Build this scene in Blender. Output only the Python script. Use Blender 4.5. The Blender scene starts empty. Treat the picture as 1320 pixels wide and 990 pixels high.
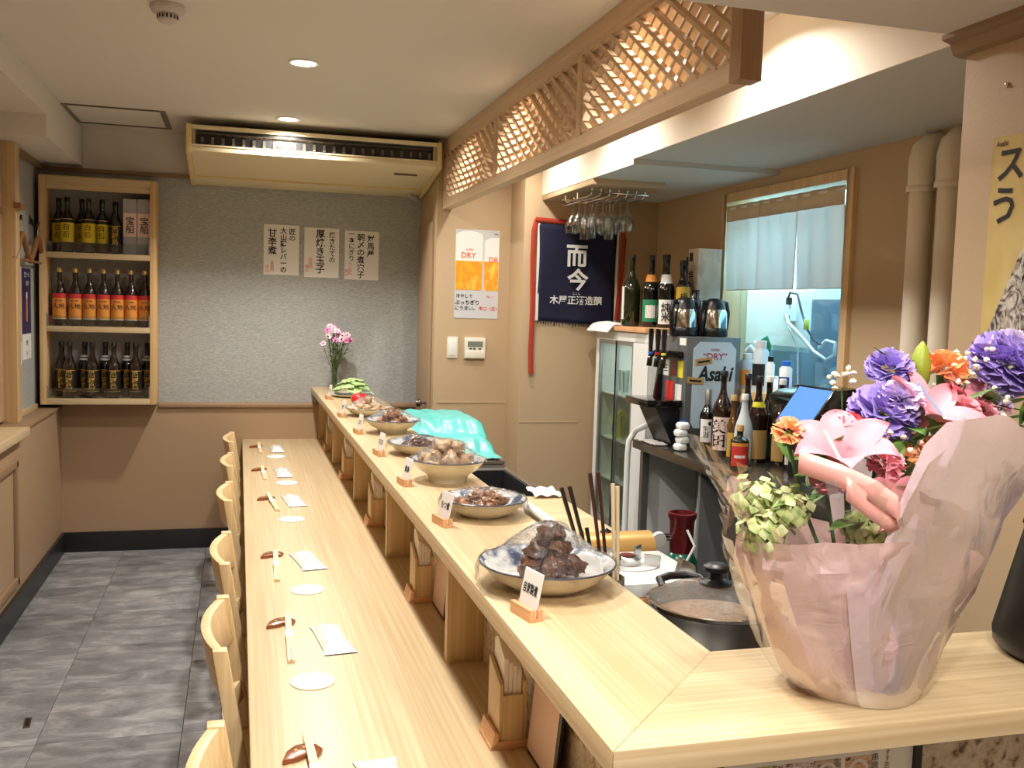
import bpy, bmesh, math, random
from mathutils import Vector, Matrix, noise
from mathutils.bvhtree import BVHTree
random.seed(7)
PI = math.pi
sc = bpy.context.scene
COL = sc.collection
# ------------------------------------------------------------------ camera
cd = bpy.data.cameras.new('camera'); cam = bpy.data.objects.new('camera', cd); COL.objects.link(cam)
cd.sensor_fit = 'HORIZONTAL'; cd.sensor_width = 36.0; cd.lens = 1247.76/1320*36.0
cd.clip_start = 0.02
def cam_matrix(yaw, pitch, roll):
    f = Vector((math.sin(yaw)*math.cos(pitch), math.cos(yaw)*math.cos(pitch), -math.sin(pitch)))
    r = Vector((math.cos(yaw), -math.sin(yaw), 0)); d = f.cross(r)
    r2 = r*math.cos(roll)+d*math.sin(roll); d2 = -r*math.sin(roll)+d*math.cos(roll)
    m = Matrix((r2, -d2, -f)).transposed().to_4x4()
    return m
cam.matrix_world = Matrix.Translation((0, 0, 1.6)) @ cam_matrix(0.276598, 0.078821, -0.029769)
sc.camera = cam
# ------------------------------------------------------------------ view, world
sc.view_settings.view_transform = 'Standard'; sc.view_settings.look = 'None'
sc.view_settings.gamma = 1.0; sc.view_settings.use_curve_mapping = False
sc.view_settings.exposure = -0.08
sc.cycles.use_denoising = True
sc.cycles.max_bounces = 10; sc.cycles.transparent_max_bounces = 24
sc.cycles.sample_clamp_indirect = 6.0
sc.cycles.caustics_reflective = False; sc.cycles.caustics_refractive = False
w = bpy.data.worlds.new('world'); sc.world = w; w.use_nodes = True
w.node_tree.nodes['Background'].inputs[0].default_value = (0.75, 0.85, 1.0, 1)
w.node_tree.nodes['Background'].inputs[1].default_value = 0.35
WARM = (1.0, 0.945, 0.87); SLOT = (1.0, 0.94, 0.86); COOL = (0.62, 0.85, 1.0)
def area(name, loc, size, power, color, rot=(0, 0, 0), shape='DISK', size_y=None, spread=None):
    l = bpy.data.lights.new(name, 'AREA'); l.shape = shape; l.size = size; l.energy = power; l.color = color
    if size_y: l.size_y = size_y
    if spread: l.spread = spread
    o = bpy.data.objects.new(name, l); o.location = loc; o.rotation_euler = rot; COL.objects.link(o)
    return o
P_ROW, P_SLOT, P_NEAR, P_WIN = 24, 15, 13, 75
ZC, ZS, ZF = 2.61, 2.30, 2.275          # main ceiling, dropped ceiling, lower part of the kitchen soffit
ROW = [(0.258, 5.62, ZC), (0.258, 4.29, ZC), (0.258, 2.96, ZC)]
SLOTL = [(1.45, 5.22, ZC), (1.45, 4.25, ZC), (1.45, 2.90, ZC)]
NEAR = [(0.26, 1.55, ZS), (0.26, 0.2, ZS), (1.0, 1.20, ZS), (0.26, -1.2, ZS), (0.80, 0.40, ZS)]  # last one is an added, unseen lamp that brightens the bouquet front
for L, p, c in ((ROW, P_ROW, WARM), (SLOTL, P_SLOT, SLOT), (NEAR, P_NEAR, WARM)):
    for x, y, z in L:
        area('downlight_lamp', (x, y, z-0.02), 0.10, p*(0.45 if (x, z) == (1.0, ZS) else 1.0 if (x, z) == (0.80, ZS) else 1.55 if z == ZS and y < 1 else 0.6 if y == 5.22 else 1), c, spread=math.radians(150))
area('back_room_lamp', (2.80, 4.7, 2.44), 0.2, P_WIN, COOL, shape='RECTANGLE', size_y=1.6)

# ------------------------------------------------------------------ helpers
def srgb(r, g, b):
    f = lambda v: (v/255/12.92 if v/255 <= 0.04045 else ((v/255+0.055)/1.055)**2.4)
    return (f(r), f(g), f(b), 1)
MATS = {}
def nodes_of(name):
    m = bpy.data.materials.new(name); m.use_nodes = True
    nt = m.node_tree; b = nt.nodes['Principled BSDF']; MATS[name] = m
    return m, nt, b
def N(nt, t, **kw):
    n = nt.nodes.new(t)
    for k, v in kw.items():
        setattr(n, k, v)
    return n
def coords(nt, scale, kind='Object', rot=(0, 0, 0)):
    tc = N(nt, 'ShaderNodeTexCoord'); mp = N(nt, 'ShaderNodeMapping')
    mp.inputs['Scale'].default_value = scale; mp.inputs['Rotation'].default_value = rot
    nt.links.new(tc.outputs[kind], mp.inputs[0]); return mp.outputs[0]
def ramp(nt, fac, stops):
    r = N(nt, 'ShaderNodeValToRGB'); e = r.color_ramp.elements
    while len(e) > 2: e.remove(e[-1])
    for i, (p, c) in enumerate(stops):
        if i > 1: e.new(p)
        e[i].position = p; e[i].color = c
    nt.links.new(fac, r.inputs[0]); return r.outputs[0]
def bump(nt, b, h, strength, dist=0.002):
    n = N(nt, 'ShaderNodeBump'); n.inputs['Strength'].default_value = strength; n.inputs['Distance'].default_value = dist
    nt.links.new(h, n.inputs['Height']); nt.links.new(n.outputs[0], b.inputs['Normal'])
def plain(name, col, rough=0.5, metal=0.0, coat=0.0, spec=None, trans=0.0, alpha=1.0, emit=None, estr=0, bmp=None, sss=0):
    m, nt, b = nodes_of(name)
    b.inputs['Base Color'].default_value = col if len(col) == 4 else srgb(*col)
    b.inputs['Roughness'].default_value = rough; b.inputs['Metallic'].default_value = metal
    b.inputs['Coat Weight'].default_value = coat; b.inputs['Transmission Weight'].default_value = trans
    if spec is not None: b.inputs['Specular IOR Level'].default_value = spec
    if emit: b.inputs['Emission Color'].default_value = srgb(*emit); b.inputs['Emission Strength'].default_value = estr
    if sss: b.inputs['Subsurface Weight'].default_value = sss; b.inputs['Subsurface Radius'].default_value = (0.01, 0.008, 0.006)
    b.inputs['Alpha'].default_value = alpha
    if bmp:
        n = N(nt, 'ShaderNodeTexNoise'); n.inputs['Scale'].default_value = bmp[0]; n.inputs['Detail'].default_value = 4
        nt.links.new(coords(nt, (1, 1, 1)), n.inputs[0]); bump(nt, b, n.outputs[0], bmp[1], 0.003)
    return m
def mottled(name, cols, scale=(30, 30, 30), rough=0.5, detail=6, kind='Object', bstr=0.0, coat=0, metal=0, pos=(0.3, 0.7)):
    m, nt, b = nodes_of(name)
    n = N(nt, 'ShaderNodeTexNoise'); n.inputs['Scale'].default_value = 1.0; n.inputs['Detail'].default_value = detail
    nt.links.new(coords(nt, scale, kind), n.inputs[0])
    st = [(pos[0]+(pos[1]-pos[0])*i/(len(cols)-1), srgb(*c)) for i, c in enumerate(cols)]
    nt.links.new(ramp(nt, n.outputs[0], st), b.inputs['Base Color'])
    b.inputs['Roughness'].default_value = rough; b.inputs['Coat Weight'].default_value = coat; b.inputs['Metallic'].default_value = metal
    if bstr: bump(nt, b, n.outputs[0], bstr)
    return m
def wood(name, c1, c2, axis='y', rough=0.38, fine=1.0, coat=0.0):
    s = [120*fine]*3; s['xyz'.index(axis)] = 1.3*fine
    m, nt, b = nodes_of(name)
    co = coords(nt, s)
    n = N(nt, 'ShaderNodeTexNoise'); n.inputs['Scale'].default_value = 1.0; n.inputs['Detail'].default_value = 3; n.inputs['Distortion'].default_value = 0.12
    nt.links.new(co, n.inputs[0])
    s2 = [9*fine]*3; s2['xyz'.index(axis)] = 0.5*fine
    n2 = N(nt, 'ShaderNodeTexNoise'); n2.inputs['Scale'].default_value = 1.0; n2.inputs['Detail'].default_value = 2
    nt.links.new(coords(nt, s2), n2.inputs[0])
    mx = N(nt, 'ShaderNodeMath', operation='MULTIPLY_ADD'); mx.inputs[1].default_value = 0.55
    nt.links.new(n.outputs[0], mx.inputs[0])
    m2 = N(nt, 'ShaderNodeMath', operation='MULTIPLY'); m2.inputs[1].default_value = 0.45
    nt.links.new(n2.outputs[0], m2.inputs[0]); nt.links.new(m2.outputs[0], mx.inputs[2])
    mid = tuple((a+b_)//2 for a, b_ in zip(c1, c2))
    nt.links.new(ramp(nt, mx.outputs[0], [(0.36, srgb(*c1)), (0.5, srgb(*mid)), (0.63, srgb(*c2))]), b.inputs['Base Color'])
    b.inputs['Roughness'].default_value = rough; b.inputs['Coat Weight'].default_value = coat
    bump(nt, b, n.outputs[0], 0.06, 0.001)
    return m
def clear(name, col=(255, 255, 255), gloss=0.12, rough=0.03, bmp=None, tint=1.0, milky=0.0, mcol=(255, 255, 255), fk=0.55):
    """thin clear sheet or glass: see-through with fresnel gloss, optional milky share"""
    m = bpy.data.materials.new(name); m.use_nodes = True; nt = m.node_tree; MATS[name] = m
    for n in list(nt.nodes): nt.nodes.remove(n)
    out = N(nt, 'ShaderNodeOutputMaterial'); tr = N(nt, 'ShaderNodeBsdfTransparent'); gl = N(nt, 'ShaderNodeBsdfGlossy')
    tr.inputs[0].default_value = srgb(*col); gl.inputs['Roughness'].default_value = rough
    lw = N(nt, 'ShaderNodeLayerWeight'); lw.inputs[0].default_value = 0.35
    ad = N(nt, 'ShaderNodeMath', operation='MULTIPLY_ADD'); ad.inputs[1].default_value = fk; ad.inputs[2].default_value = gloss
    ad.use_clamp = True
    nt.links.new(lw.outputs['Fresnel'], ad.inputs[0])
    mix = N(nt, 'ShaderNodeMixShader'); nt.links.new(ad.outputs[0], mix.inputs[0])
    base = tr
    if milky:
        df = N(nt, 'ShaderNodeBsdfDiffuse'); df.inputs[0].default_value = srgb(*mcol)
        tl = N(nt, 'ShaderNodeBsdfTranslucent'); tl.inputs[0].default_value = srgb(*mcol)
        a1 = N(nt, 'ShaderNodeMixShader'); a1.inputs[0].default_value = 0.45
        nt.links.new(df.outputs[0], a1.inputs[1]); nt.links.new(tl.outputs[0], a1.inputs[2])
        a2 = N(nt, 'ShaderNodeMixShader'); a2.inputs[0].default_value = milky
        nt.links.new(tr.outputs[0], a2.inputs[1]); nt.links.new(a1.outputs[0], a2.inputs[2]); base = a2
    nt.links.new(base.outputs[0], mix.inputs[1]); nt.links.new(gl.outputs[0], mix.inputs[2])
    nt.links.new(mix.outputs[0], out.inputs[0])
    if bmp:
        n = N(nt, 'ShaderNodeTexNoise'); n.inputs['Scale'].default_value = bmp[0]; n.inputs['Detail'].default_value = 3; n.inputs['Distortion'].default_value = 1.2 if milky else 0
        nt.links.new(coords(nt, (1, 1, 1)), n.inputs[0])
        bp = N(nt, 'ShaderNodeBump'); bp.inputs['Strength'].default_value = bmp[1]; bp.inputs['Distance'].default_value = 0.01
        nt.links.new(n.outputs[0], bp.inputs['Height']); nt.links.new(bp.outputs[0], gl.inputs['Normal'])
        if milky: nt.links.new(bp.outputs[0], df.inputs['Normal']); nt.links.new(bp.outputs[0], tl.inputs['Normal'])
    return m

class MB:
    """collects shapes and links them as ONE mesh object"""
    def __init__(s): s.v = []; s.f = []; s.m = []; s.mi = 0
    def add(s, vs, fs):
        o = len(s.v); s.v += [tuple(v) for v in vs]
        for f in fs: s.f.append([i+o for i in f]); s.m.append(s.mi)
        return s
    def box(s, x0, y0, z0, x1, y1, z1):
        x0, x1 = sorted((x0, x1)); y0, y1 = sorted((y0, y1)); z0, z1 = sorted((z0, z1))
        return s.add([(x0,y0,z0),(x1,y0,z0),(x1,y1,z0),(x0,y1,z0),(x0,y0,z1),(x1,y0,z1),(x1,y1,z1),(x0,y1,z1)],
                     [(0,3,2,1),(4,5,6,7),(0,1,5,4),(1,2,6,5),(2,3,7,6),(3,0,4,7)])
    def prism(s, poly, a, b, axis='z'):
        """polygon extruded along an axis; poly coords are the two other axes in order"""
        def P(u, v, w):
            return {'z': (u, v, w), 'y': (u, w, v), 'x': (w, u, v)}[axis]
        n = len(poly)
        vs = [P(u, v, a) for u, v in poly]+[P(u, v, b) for u, v in poly]
        return s.add(vs, [list(range(n))[::-1], list(range(n, 2*n))]+[(i, (i+1) % n, n+(i+1) % n, n+i) for i in range(n)])
    def lathe(s, prof, n=20, c=(0, 0, 0), sx=1, sy=1, a0=0, a1=2*PI, fn=None, cap=False):
        full = abs(a1-a0-2*PI) < 1e-6; k = n if full else n+1; vs = []
        for r, z in prof:
            for i in range(k):
                a = a0+(a1-a0)*i/n; rr = r*(fn(a, z) if fn else 1)
                vs.append((c[0]+rr*math.cos(a)*sx, c[1]+rr*math.sin(a)*sy, c[2]+z))
        fs = []
        for j in range(len(prof)-1):
            for i in range(n if full else k-1):
                i2 = (i+1) % k; fs.append((j*k+i, j*k+i2, (j+1)*k+i2, (j+1)*k+i))
        if cap and full and prof[0][0] > 1e-5: fs.append(tuple(range(k))[::-1])
        if cap and full and prof[-1][0] > 1e-5: fs.append(tuple((len(prof)-1)*k+i for i in range(k)))
        return s.add(vs, fs)
    def tube(s, pts, r, n=8, closed=False, taper=None):
        pts = [Vector(p) for p in pts]; m = len(pts); vs = []; up = Vector((0, 0, 1)); prev = None
        for i, p in enumerate(pts):
            t = (pts[(i+1) % m]-pts[i-1]) if closed else (pts[min(i+1, m-1)]-pts[max(i-1, 0)])
            t.normalize()
            if prev is None: u = t.cross(up); u = t.cross(Vector((1, 0, 0))) if u.length < 1e-3 else u
            else: u = prev-t*prev.dot(t)
            u.normalize(); prev = u; w_ = t.cross(u)
            rr = r if taper is None else r*taper[i]
            vs += [p+(u*math.cos(2*PI*k/n)+w_*math.sin(2*PI*k/n))*rr for k in range(n)]
        fs = []
        for i in range(m if closed else m-1):
            j = (i+1) % m
            fs += [(i*n+k, i*n+(k+1) % n, j*n+(k+1) % n, j*n+k) for k in range(n)]
        if not closed: fs += [tuple(range(n))[::-1], tuple((m-1)*n+k for k in range(n))]
        return s.add(vs, fs)
    def bar(s, a, b, w_, h, up=(0, 0, 1)):
        a, b = Vector(a), Vector(b); t = (b-a).normalized(); u = t.cross(Vector(up))
        if u.length < 1e-3: u = t.cross(Vector((1, 0, 0)))
        u.normalize(); v = u.cross(t)
        c = [(u*i*w_/2+v*j*h/2) for i, j in ((-1,-1),(1,-1),(1,1),(-1,1))]
        return s.add([a+q for q in c]+[b+q for q in c], [(0,1,2,3),(7,6,5,4),(0,4,5,1),(1,5,6,2),(2,6,7,3),(3,7,4,0)])
    def blob(s, c, rx, ry, rz, seed=0, amp=0.2, n=10, freq=1.6):
        vs = []; m = n//2+1
        for j in range(m+1):
            ph = PI*j/m
            for i in range(n):
                a = 2*PI*i/n; d = Vector((math.sin(ph)*math.cos(a), math.sin(ph)*math.sin(a), math.cos(ph)))
                k = 1+amp*noise.noise(d*freq+Vector((seed*3.7, seed*1.3, seed)))*2
                vs.append((c[0]+d.x*rx*k, c[1]+d.y*ry*k, c[2]+d.z*rz*k))
        fs = [(j*n+i, (j+1)*n+i, (j+1)*n+(i+1) % n, j*n+(i+1) % n) for j in range(m) for i in range(n)]
        return s.add(vs, fs)
    def grid(s, fn, nu, nv):
        vs = [fn(i/nu, j/nv) for j in range(nv+1) for i in range(nu+1)]
        return s.add(vs, [(j*(nu+1)+i, j*(nu+1)+i+1, (j+1)*(nu+1)+i+1, (j+1)*(nu+1)+i) for j in range(nv) for i in range(nu)])
    def xf(s, mat, start=0):
        for i in range(start, len(s.v)): s.v[i] = tuple(mat @ Vector(s.v[i]))
        return s
    def build(s, name, mat, parent=None, smooth=False, bevel=0, solid=0, sub=0):
        me = bpy.data.meshes.new(name); me.from_pydata(s.v, [], s.f); me.update()
        mats = mat if isinstance(mat, (list, tuple)) else [mat]
        for q in mats: me.materials.append(MATS[q] if isinstance(q, str) else q)
        if len(mats) > 1:
            for p, i in zip(me.polygons, s.m): p.material_index = i
        bm = bmesh.new(); bm.from_mesh(me)
        bmesh.ops.remove_doubles(bm, verts=bm.verts, dist=1e-6)
        bmesh.ops.recalc_face_normals(bm, faces=bm.faces)
        if bevel:
            ed = [e for e in bm.edges if len(e.link_faces) == 2 and e.calc_face_angle(0) > 0.6]
            bmesh.ops.bevel(bm, geom=ed, offset=bevel, segments=2, affect='EDGES', profile=0.6)
        bm.to_mesh(me); bm.free()
        o = bpy.data.objects.new(name, me); COL.objects.link(o)
        if parent: o.parent = parent
        if smooth or bevel:
            me.polygons.foreach_set('use_smooth', [True]*len(me.polygons))
            me.set_sharp_from_angle(angle=math.radians(50 if smooth is True else (smooth or 35)))
        if solid:
            md = o.modifiers.new('thickness', 'SOLIDIFY'); md.thickness = solid; md.offset = 0
        if sub:
            md = o.modifiers.new('smooth', 'SUBSURF'); md.levels = sub; md.render_levels = sub
        return o
def tag(o, label=None, cat=None, group=None, kind=None):
    if label: o['label'] = label
    if cat: o['category'] = cat
    if group: o['group'] = group
    if kind: o['kind'] = kind
    return o
def thing(name, label, cat, loc=(0, 0, 0), rz=0.0, group=None):
    o = bpy.data.objects.new(name, None); COL.objects.link(o); o.empty_display_size = 0.05
    o.location = loc; o.rotation_euler = (0, 0, rz); return tag(o, label, cat, group)
def struct(name, mb, mat, parent=None, **kw):
    o = mb.build(name, mat, parent, **kw)
    if parent is None: o['kind'] = 'structure'
    return o
def dup(root, loc=None, rz=None, label=None, group=None, rot=None, scale=None):
    r = root.copy(); COL.objects.link(r)
    if loc is not None: r.location = loc
    if rz is not None: r.rotation_euler = (0, 0, rz)
    if rot is not None: r.rotation_euler = rot
    if scale is not None: r.scale = scale
    if label: r['label'] = label
    if group: r['group'] = group
    for ch in list(root.children):
        c = ch.copy(); COL.objects.link(c); c.parent = r
        for g in list(ch.children):
            d = g.copy(); COL.objects.link(d); d.parent = c
    return r
TXT = {}
def glyphs(body, bold=0.0, shear=0.0, ls=1.0):
    """lettering as flat mesh data, em size 1, centred on the origin in x/y"""
    key = (body, bold, shear, ls)
    if key in TXT: return TXT[key]
    cu = bpy.data.curves.new('lettering', 'FONT'); cu.body = body; cu.size = 1.0; cu.offset = bold; cu.shear = shear
    cu.resolution_u = 2; cu.align_x = 'CENTER'; cu.space_line = ls; cu.fill_mode = 'FRONT'
    o = bpy.data.objects.new('lettering', cu); COL.objects.link(o)
    bpy.context.view_layer.update()
    me = bpy.data.meshes.new_from_object(o.evaluated_get(bpy.context.evaluated_depsgraph_get()))
    vs = [v.co.copy() for v in me.vertices]; fs = [tuple(p.vertices) for p in me.polygons]
    bpy.data.objects.remove(o); bpy.data.curves.remove(cu); bpy.data.meshes.remove(me)
    if vs:
        x0, x1 = min(v.x for v in vs), max(v.x for v in vs); y0, y1 = min(v.y for v in vs), max(v.y for v in vs)
        vs = [Vector((v.x-(x0+x1)/2, v.y-(y0+y1)/2, 0)) for v in vs]
        TXT[key] = (vs, fs, x1-x0, y1-y0)
    else: TXT[key] = ([], [], 1, 1)
    return TXT[key]
def vert(s): return '\n'.join(s)
def put_text(mb, body, cx, cy, h, plane, off, bold=0.0, wmax=None, shear=0.0, ls=0.95):
    """text of total height h centred at (cx, cy) of a plane; plane(u, v, off) -> point"""
    vs, fs, W, H = glyphs(body, bold, shear, ls); k = h/H; kx = k
    if wmax and W*k > wmax: kx = wmax/W
    mb.add([plane(cx+v.x*kx, cy+v.y*k, off) for v in vs], fs); return mb
# planes that face the camera side: u to the right as read, v up
def face_my(y): return lambda u, v, o: (u, y-o, v)              # sheet facing -Y
def face_mx(x): return lambda u, v, o: (x-o, -u, v)             # sheet facing -X, u = -Y (reads left to right from the aisle)
def face_px(x): return lambda u, v, o: (x+o, u, v)              # sheet facing +X, u = +Y
def cyl_face(c, r, ang): return lambda u, v, o: (c[0]+(r+o)*math.cos(ang+u/r), c[1]+(r+o)*math.sin(ang+u/r), c[2]+v)
# ------------------------------------------------------------------ materials
plain('wall_tan', (190, 165, 131), 0.62, bmp=(90, 0.12))
plain('wall_lower', (172, 145, 114), 0.5, bmp=(60, 0.05))
plain('ceiling_paper', (222, 217, 212), 0.85, bmp=(160, 0.12))
plain('soffit_paper', (208, 210, 208), 0.8, bmp=(120, 0.08))
plain('fascia_paper', (232, 224, 210), 0.8, bmp=(120, 0.1))
plain('trim_brown', (150, 122, 92), 0.45)
plain('skirting_black', (34, 35, 36), 0.4)
plain('black', (16, 16, 17), 0.35)
plain('black_gloss', (12, 12, 13), 0.12, coat=0.4)
plain('black_rubber', (20, 20, 22), 0.6)
plain('white', (238, 238, 234), 0.5)
plain('white_gloss', (236, 238, 236), 0.2, coat=0.3)
plain('paper_white', (236, 234, 230), 0.75)
plain('paper_cream', (226, 220, 208), 0.8)
plain('ink', (18, 17, 18), 0.6)
plain('ink_red', (222, 62, 48), 0.6)
plain('ink_orange', (235, 90, 30), 0.6)
plain('ink_white', (240, 240, 236), 0.7)
plain('ink_gold', (214, 176, 84), 0.35, metal=0.5)
plain('ink_blue', (30, 60, 140), 0.6)
plain('steel', (190, 190, 188), 0.25, metal=1.0)
plain('steel_dull', (150, 148, 142), 0.42, metal=0.9)
plain('chrome', (225, 225, 225), 0.08, metal=1.0)
plain('grey_metal', (120, 124, 126), 0.4, metal=0.6)
plain('dark_steel', (110, 102, 90), 0.26, metal=0.8)
plain('aluminium', (176, 180, 182), 0.35, metal=0.8)
plain('hook_black', (14, 13, 12), 0.4)
plain('ac_cream', (226, 212, 176), 0.42)
plain('ac_yellowed', (222, 198, 140), 0.42)
plain('plastic_ivory', (232, 228, 212), 0.4)
plain('plastic_grey', (200, 196, 190), 0.5)
plain('lcd_grey', (120, 130, 120), 0.3)
plain('pipe_cream', (226, 216, 198), 0.35)
plain('lamp_glow', (255, 250, 235), 0.5, emit=(255, 240, 214), estr=14)
plain('kettle_green', (16, 96, 72), 0.25, coat=0.4)
plain('maroon', (92, 18, 20), 0.3, coat=0.3)
plain('gold_sheet', (196, 156, 92), 0.35, metal=0.3)
plain('teal_film', (84, 178, 172), 0.3)
plain('blue_plastic', (40, 110, 220), 0.35)
plain('cyan_plastic', (70, 170, 225), 0.4)
plain('red_cap', (200, 30, 40), 0.35)
plain('tap_yellow', (232, 220, 60), 0.4)
plain('screen_blue', (40, 80, 150), 0.5, spec=0.15, emit=(96, 156, 236), estr=0.9)
plain('screen_dark', (30, 66, 170), 0.25, emit=(40, 84, 200), estr=0.6)
plain('glass_brown', (34, 16, 8), 0.08, coat=0.6)
plain('glass_black', (12, 13, 10), 0.07, coat=0.6)
plain('glass_green', (30, 34, 16), 0.07, coat=0.6)
plain('glass_frost', (196, 208, 214), 0.35)
plain('glass_amber', (96, 62, 22), 0.1, coat=0.5)
plain('cap_gold', (220, 184, 110), 0.3, metal=0.6)
plain('cap_white', (226, 226, 222), 0.4)
plain('cap_black', (20, 18, 18), 0.35)
plain('label_yellow', (226, 200, 40), 0.55)
plain('label_orange', (226, 148, 62), 0.55)
plain('label_red', (206, 52, 48), 0.55)
plain('label_black', (22, 19, 18), 0.5)
plain('label_pink', (240, 214, 204), 0.6)
plain('label_kraft', (190, 152, 92), 0.6)
plain('label_green', (36, 130, 90), 0.55)
plain('label_gold', (206, 168, 66), 0.4, metal=0.2)
plain('box_grey', (176, 176, 180), 0.6)
plain('navy_cloth', (22, 24, 54), 0.85)
plain('strap_red', (172, 58, 34), 0.8)
plain('cloth_white', (232, 230, 224), 0.85)
plain('kitchen_grey', (132, 134, 134), 0.4, metal=0.3)
plain('back_room_wall', (222, 240, 246), 0.8)
plain('back_room_grey', (104, 122, 138), 0.7)
plain('napkin_white', (240, 234, 226), 0.8)
plain('menu_pink', (222, 190, 172), 0.5)
plain('rest_brown', (134, 70, 28), 0.25, coat=0.5)
plain('hanger_wood', (150, 104, 66), 0.4)
mottled('chop_wood', [(226, 196, 158), (240, 218, 186)], (60, 60, 4), 0.5)
wood('pine_y', (192, 166, 126), (217, 196, 158), 'y', 0.36)
wood('pine_x', (192, 166, 126), (217, 196, 158), 'x', 0.36)
wood('pine_z', (192, 160, 114), (216, 188, 142), 'z', 0.42)
wood('chair_wood', (210, 178, 128), (232, 206, 160), 'z', 0.4)
wood('cabinet_wood', (206, 168, 116), (232, 198, 148), 'z', 0.45)
wood('lattice_y', (204, 174, 140), (224, 196, 162), 'y', 0.5)
wood('lattice_z', (204, 174, 140), (224, 196, 162), 'z', 0.5)
wood('lattice_end', (158, 124, 92), (180, 146, 112), 'z', 0.55)
wood('window_pine', (206, 170, 122), (226, 194, 148), 'z', 0.45)
wood('card_block', (206, 150, 104), (226, 178, 134), 'x', 0.5)
# grey woven wallpaper: fine sideways threads
m, nt, b = nodes_of('wallpaper_grey')
n = N(nt, 'ShaderNodeTexNoise'); n.inputs['Scale'].default_value = 1; n.inputs['Detail'].default_value = 5
nt.links.new(coords(nt, (55, 55, 420)), n.inputs[0])
nt.links.new(ramp(nt, n.outputs[0], [(0.3, srgb(146, 149, 147)), (0.52, srgb(168, 171, 169)), (0.72, srgb(196, 198, 195))]), b.inputs['Base Color'])
b.inputs['Roughness'].default_value = 0.8; bump(nt, b, n.outputs[0], 0.15)
# slate floor tile, tone varies from tile to tile
m, nt, b = nodes_of('slate_tile')
n = N(nt, 'ShaderNodeTexNoise'); n.inputs['Scale'].default_value = 1; n.inputs['Detail'].default_value = 9; n.inputs['Roughness'].default_value = 0.68; n.inputs['Distortion'].default_value = 0.6
oi = N(nt, 'ShaderNodeObjectInfo')
tc = N(nt, 'ShaderNodeTexCoord'); ad = N(nt, 'ShaderNodeVectorMath', operation='ADD'); mp = N(nt, 'ShaderNodeMapping')
mu = N(nt, 'ShaderNodeMath', operation='MULTIPLY'); mu.inputs[1].default_value = 40; nt.links.new(oi.outputs['Random'], mu.inputs[0])
nt.links.new(tc.outputs['Object'], ad.inputs[0]); nt.links.new(mu.outputs[0], ad.inputs[1])
mp.inputs['Scale'].default_value = (4.5, 9.0, 5); mp.inputs['Rotation'].default_value = (0, 0, 0.5)
nt.links.new(ad.outputs[0], mp.inputs[0]); nt.links.new(mp.outputs[0], n.inputs[0])
col = ramp(nt, n.outputs[0], [(0.28, srgb(92, 92, 95)), (0.5, srgb(132, 132, 134)), (0.7, srgb(176, 175, 175))])
hs = N(nt, 'ShaderNodeHueSaturation'); mr = N(nt, 'ShaderNodeMapRange'); mr.inputs[3].default_value = 0.82; mr.inputs[4].default_value = 1.2
nt.links.new(oi.outputs['Random'], mr.inputs[0]); nt.links.new(mr.outputs[0], hs.inputs['Value']); nt.links.new(col, hs.inputs['Color'])
nt.links.new(hs.outputs[0], b.inputs['Base Color']); b.inputs['Roughness'].default_value = 0.42; bump(nt, b, n.outputs[0], 0.25, 0.004)
# speckled stone board
m, nt, b = nodes_of('speckled_stone')
vn = N(nt, 'ShaderNodeTexNoise'); vn.inputs['Scale'].default_value = 55; vn.inputs['Detail'].default_value = 6
nt.links.new(coords(nt, (1, 1, 1)), vn.inputs[0])
nt.links.new(ramp(nt, vn.outputs[0], [(0.32, srgb(96, 66, 42)), (0.42, srgb(176, 156, 132)), (0.62, srgb(204, 190, 170)), (0.74, srgb(120, 92, 66))]), b.inputs['Base Color'])
b.inputs['Roughness'].default_value = 0.35
clear('glass_clear', (246, 250, 250), 0.06, 0.02)
clear('glass_door', (232, 240, 236), 0.03, 0.03, fk=0.2)
clear('window_glass', (224, 242, 250), 0.03, 0.03, fk=0.15)
clear('acrylic', (240, 246, 246), 0.05, 0.05)
clear('cling_film', (252, 252, 252), 0.03, 0.06, bmp=(70, 0.8))
clear('cellophane', (253, 252, 250), 0.035, 0.06, fk=0.30)
clear('tissue_mauve', (255, 236, 240), 0.04, 0.3, bmp=(13, 0.55), milky=0.94, mcol=(244, 226, 232))
clear('tissue_pink', (255, 226, 224), 0.05, 0.25, bmp=(15, 0.6), milky=0.94, mcol=(255, 220, 218))

# ------------------------------------------------------------------ the room
YB, XL, XLU, XR = 6.448, -1.047, -1.16, 2.50
# floor: slab with separate slate tiles
fl = struct('floor', MB().box(-1.4, -2.6, -0.06, 3.9, 6.7, -0.012), 'skirting_black')
T = None
xs = [-1.18+0.495*i for i in range(5)]; ys = [1.655+0.5*j for j in range(11)]
for i in range(len(xs)-1):
    for j in range(len(ys)-1):
        if T is None:
            T = MB().box(0.001, 0.001, -0.012, 0.494, 0.499, 0).build('floor_tile', 'slate_tile', fl, bevel=0.0008); t = T
        else:
            t = T.copy(); COL.objects.link(t)
        t.location = (xs[i], ys[j], 0)
struct('floor_kitchen', MB().box(0.802, -2.6, -0.012, 2.6, 6.6, -0.002).box(-1.18, -2.6, -0.012, 0.802, 1.653, -0.002), 'slate_tile')
hd = thing('floor_hatch_pull', 'small dark metal pull set into slate floor', 'pull', (-0.748, 3.85, 0), 0.1)
MB().box(-0.012, -0.045, 0, 0.012, 0.045, 0.003).build('pull_plate', 'dark_steel', hd); MB().box(-0.006, -0.03, 0.003, 0.006, 0.03, 0.005).build('pull_slot', 'black', hd)

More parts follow.
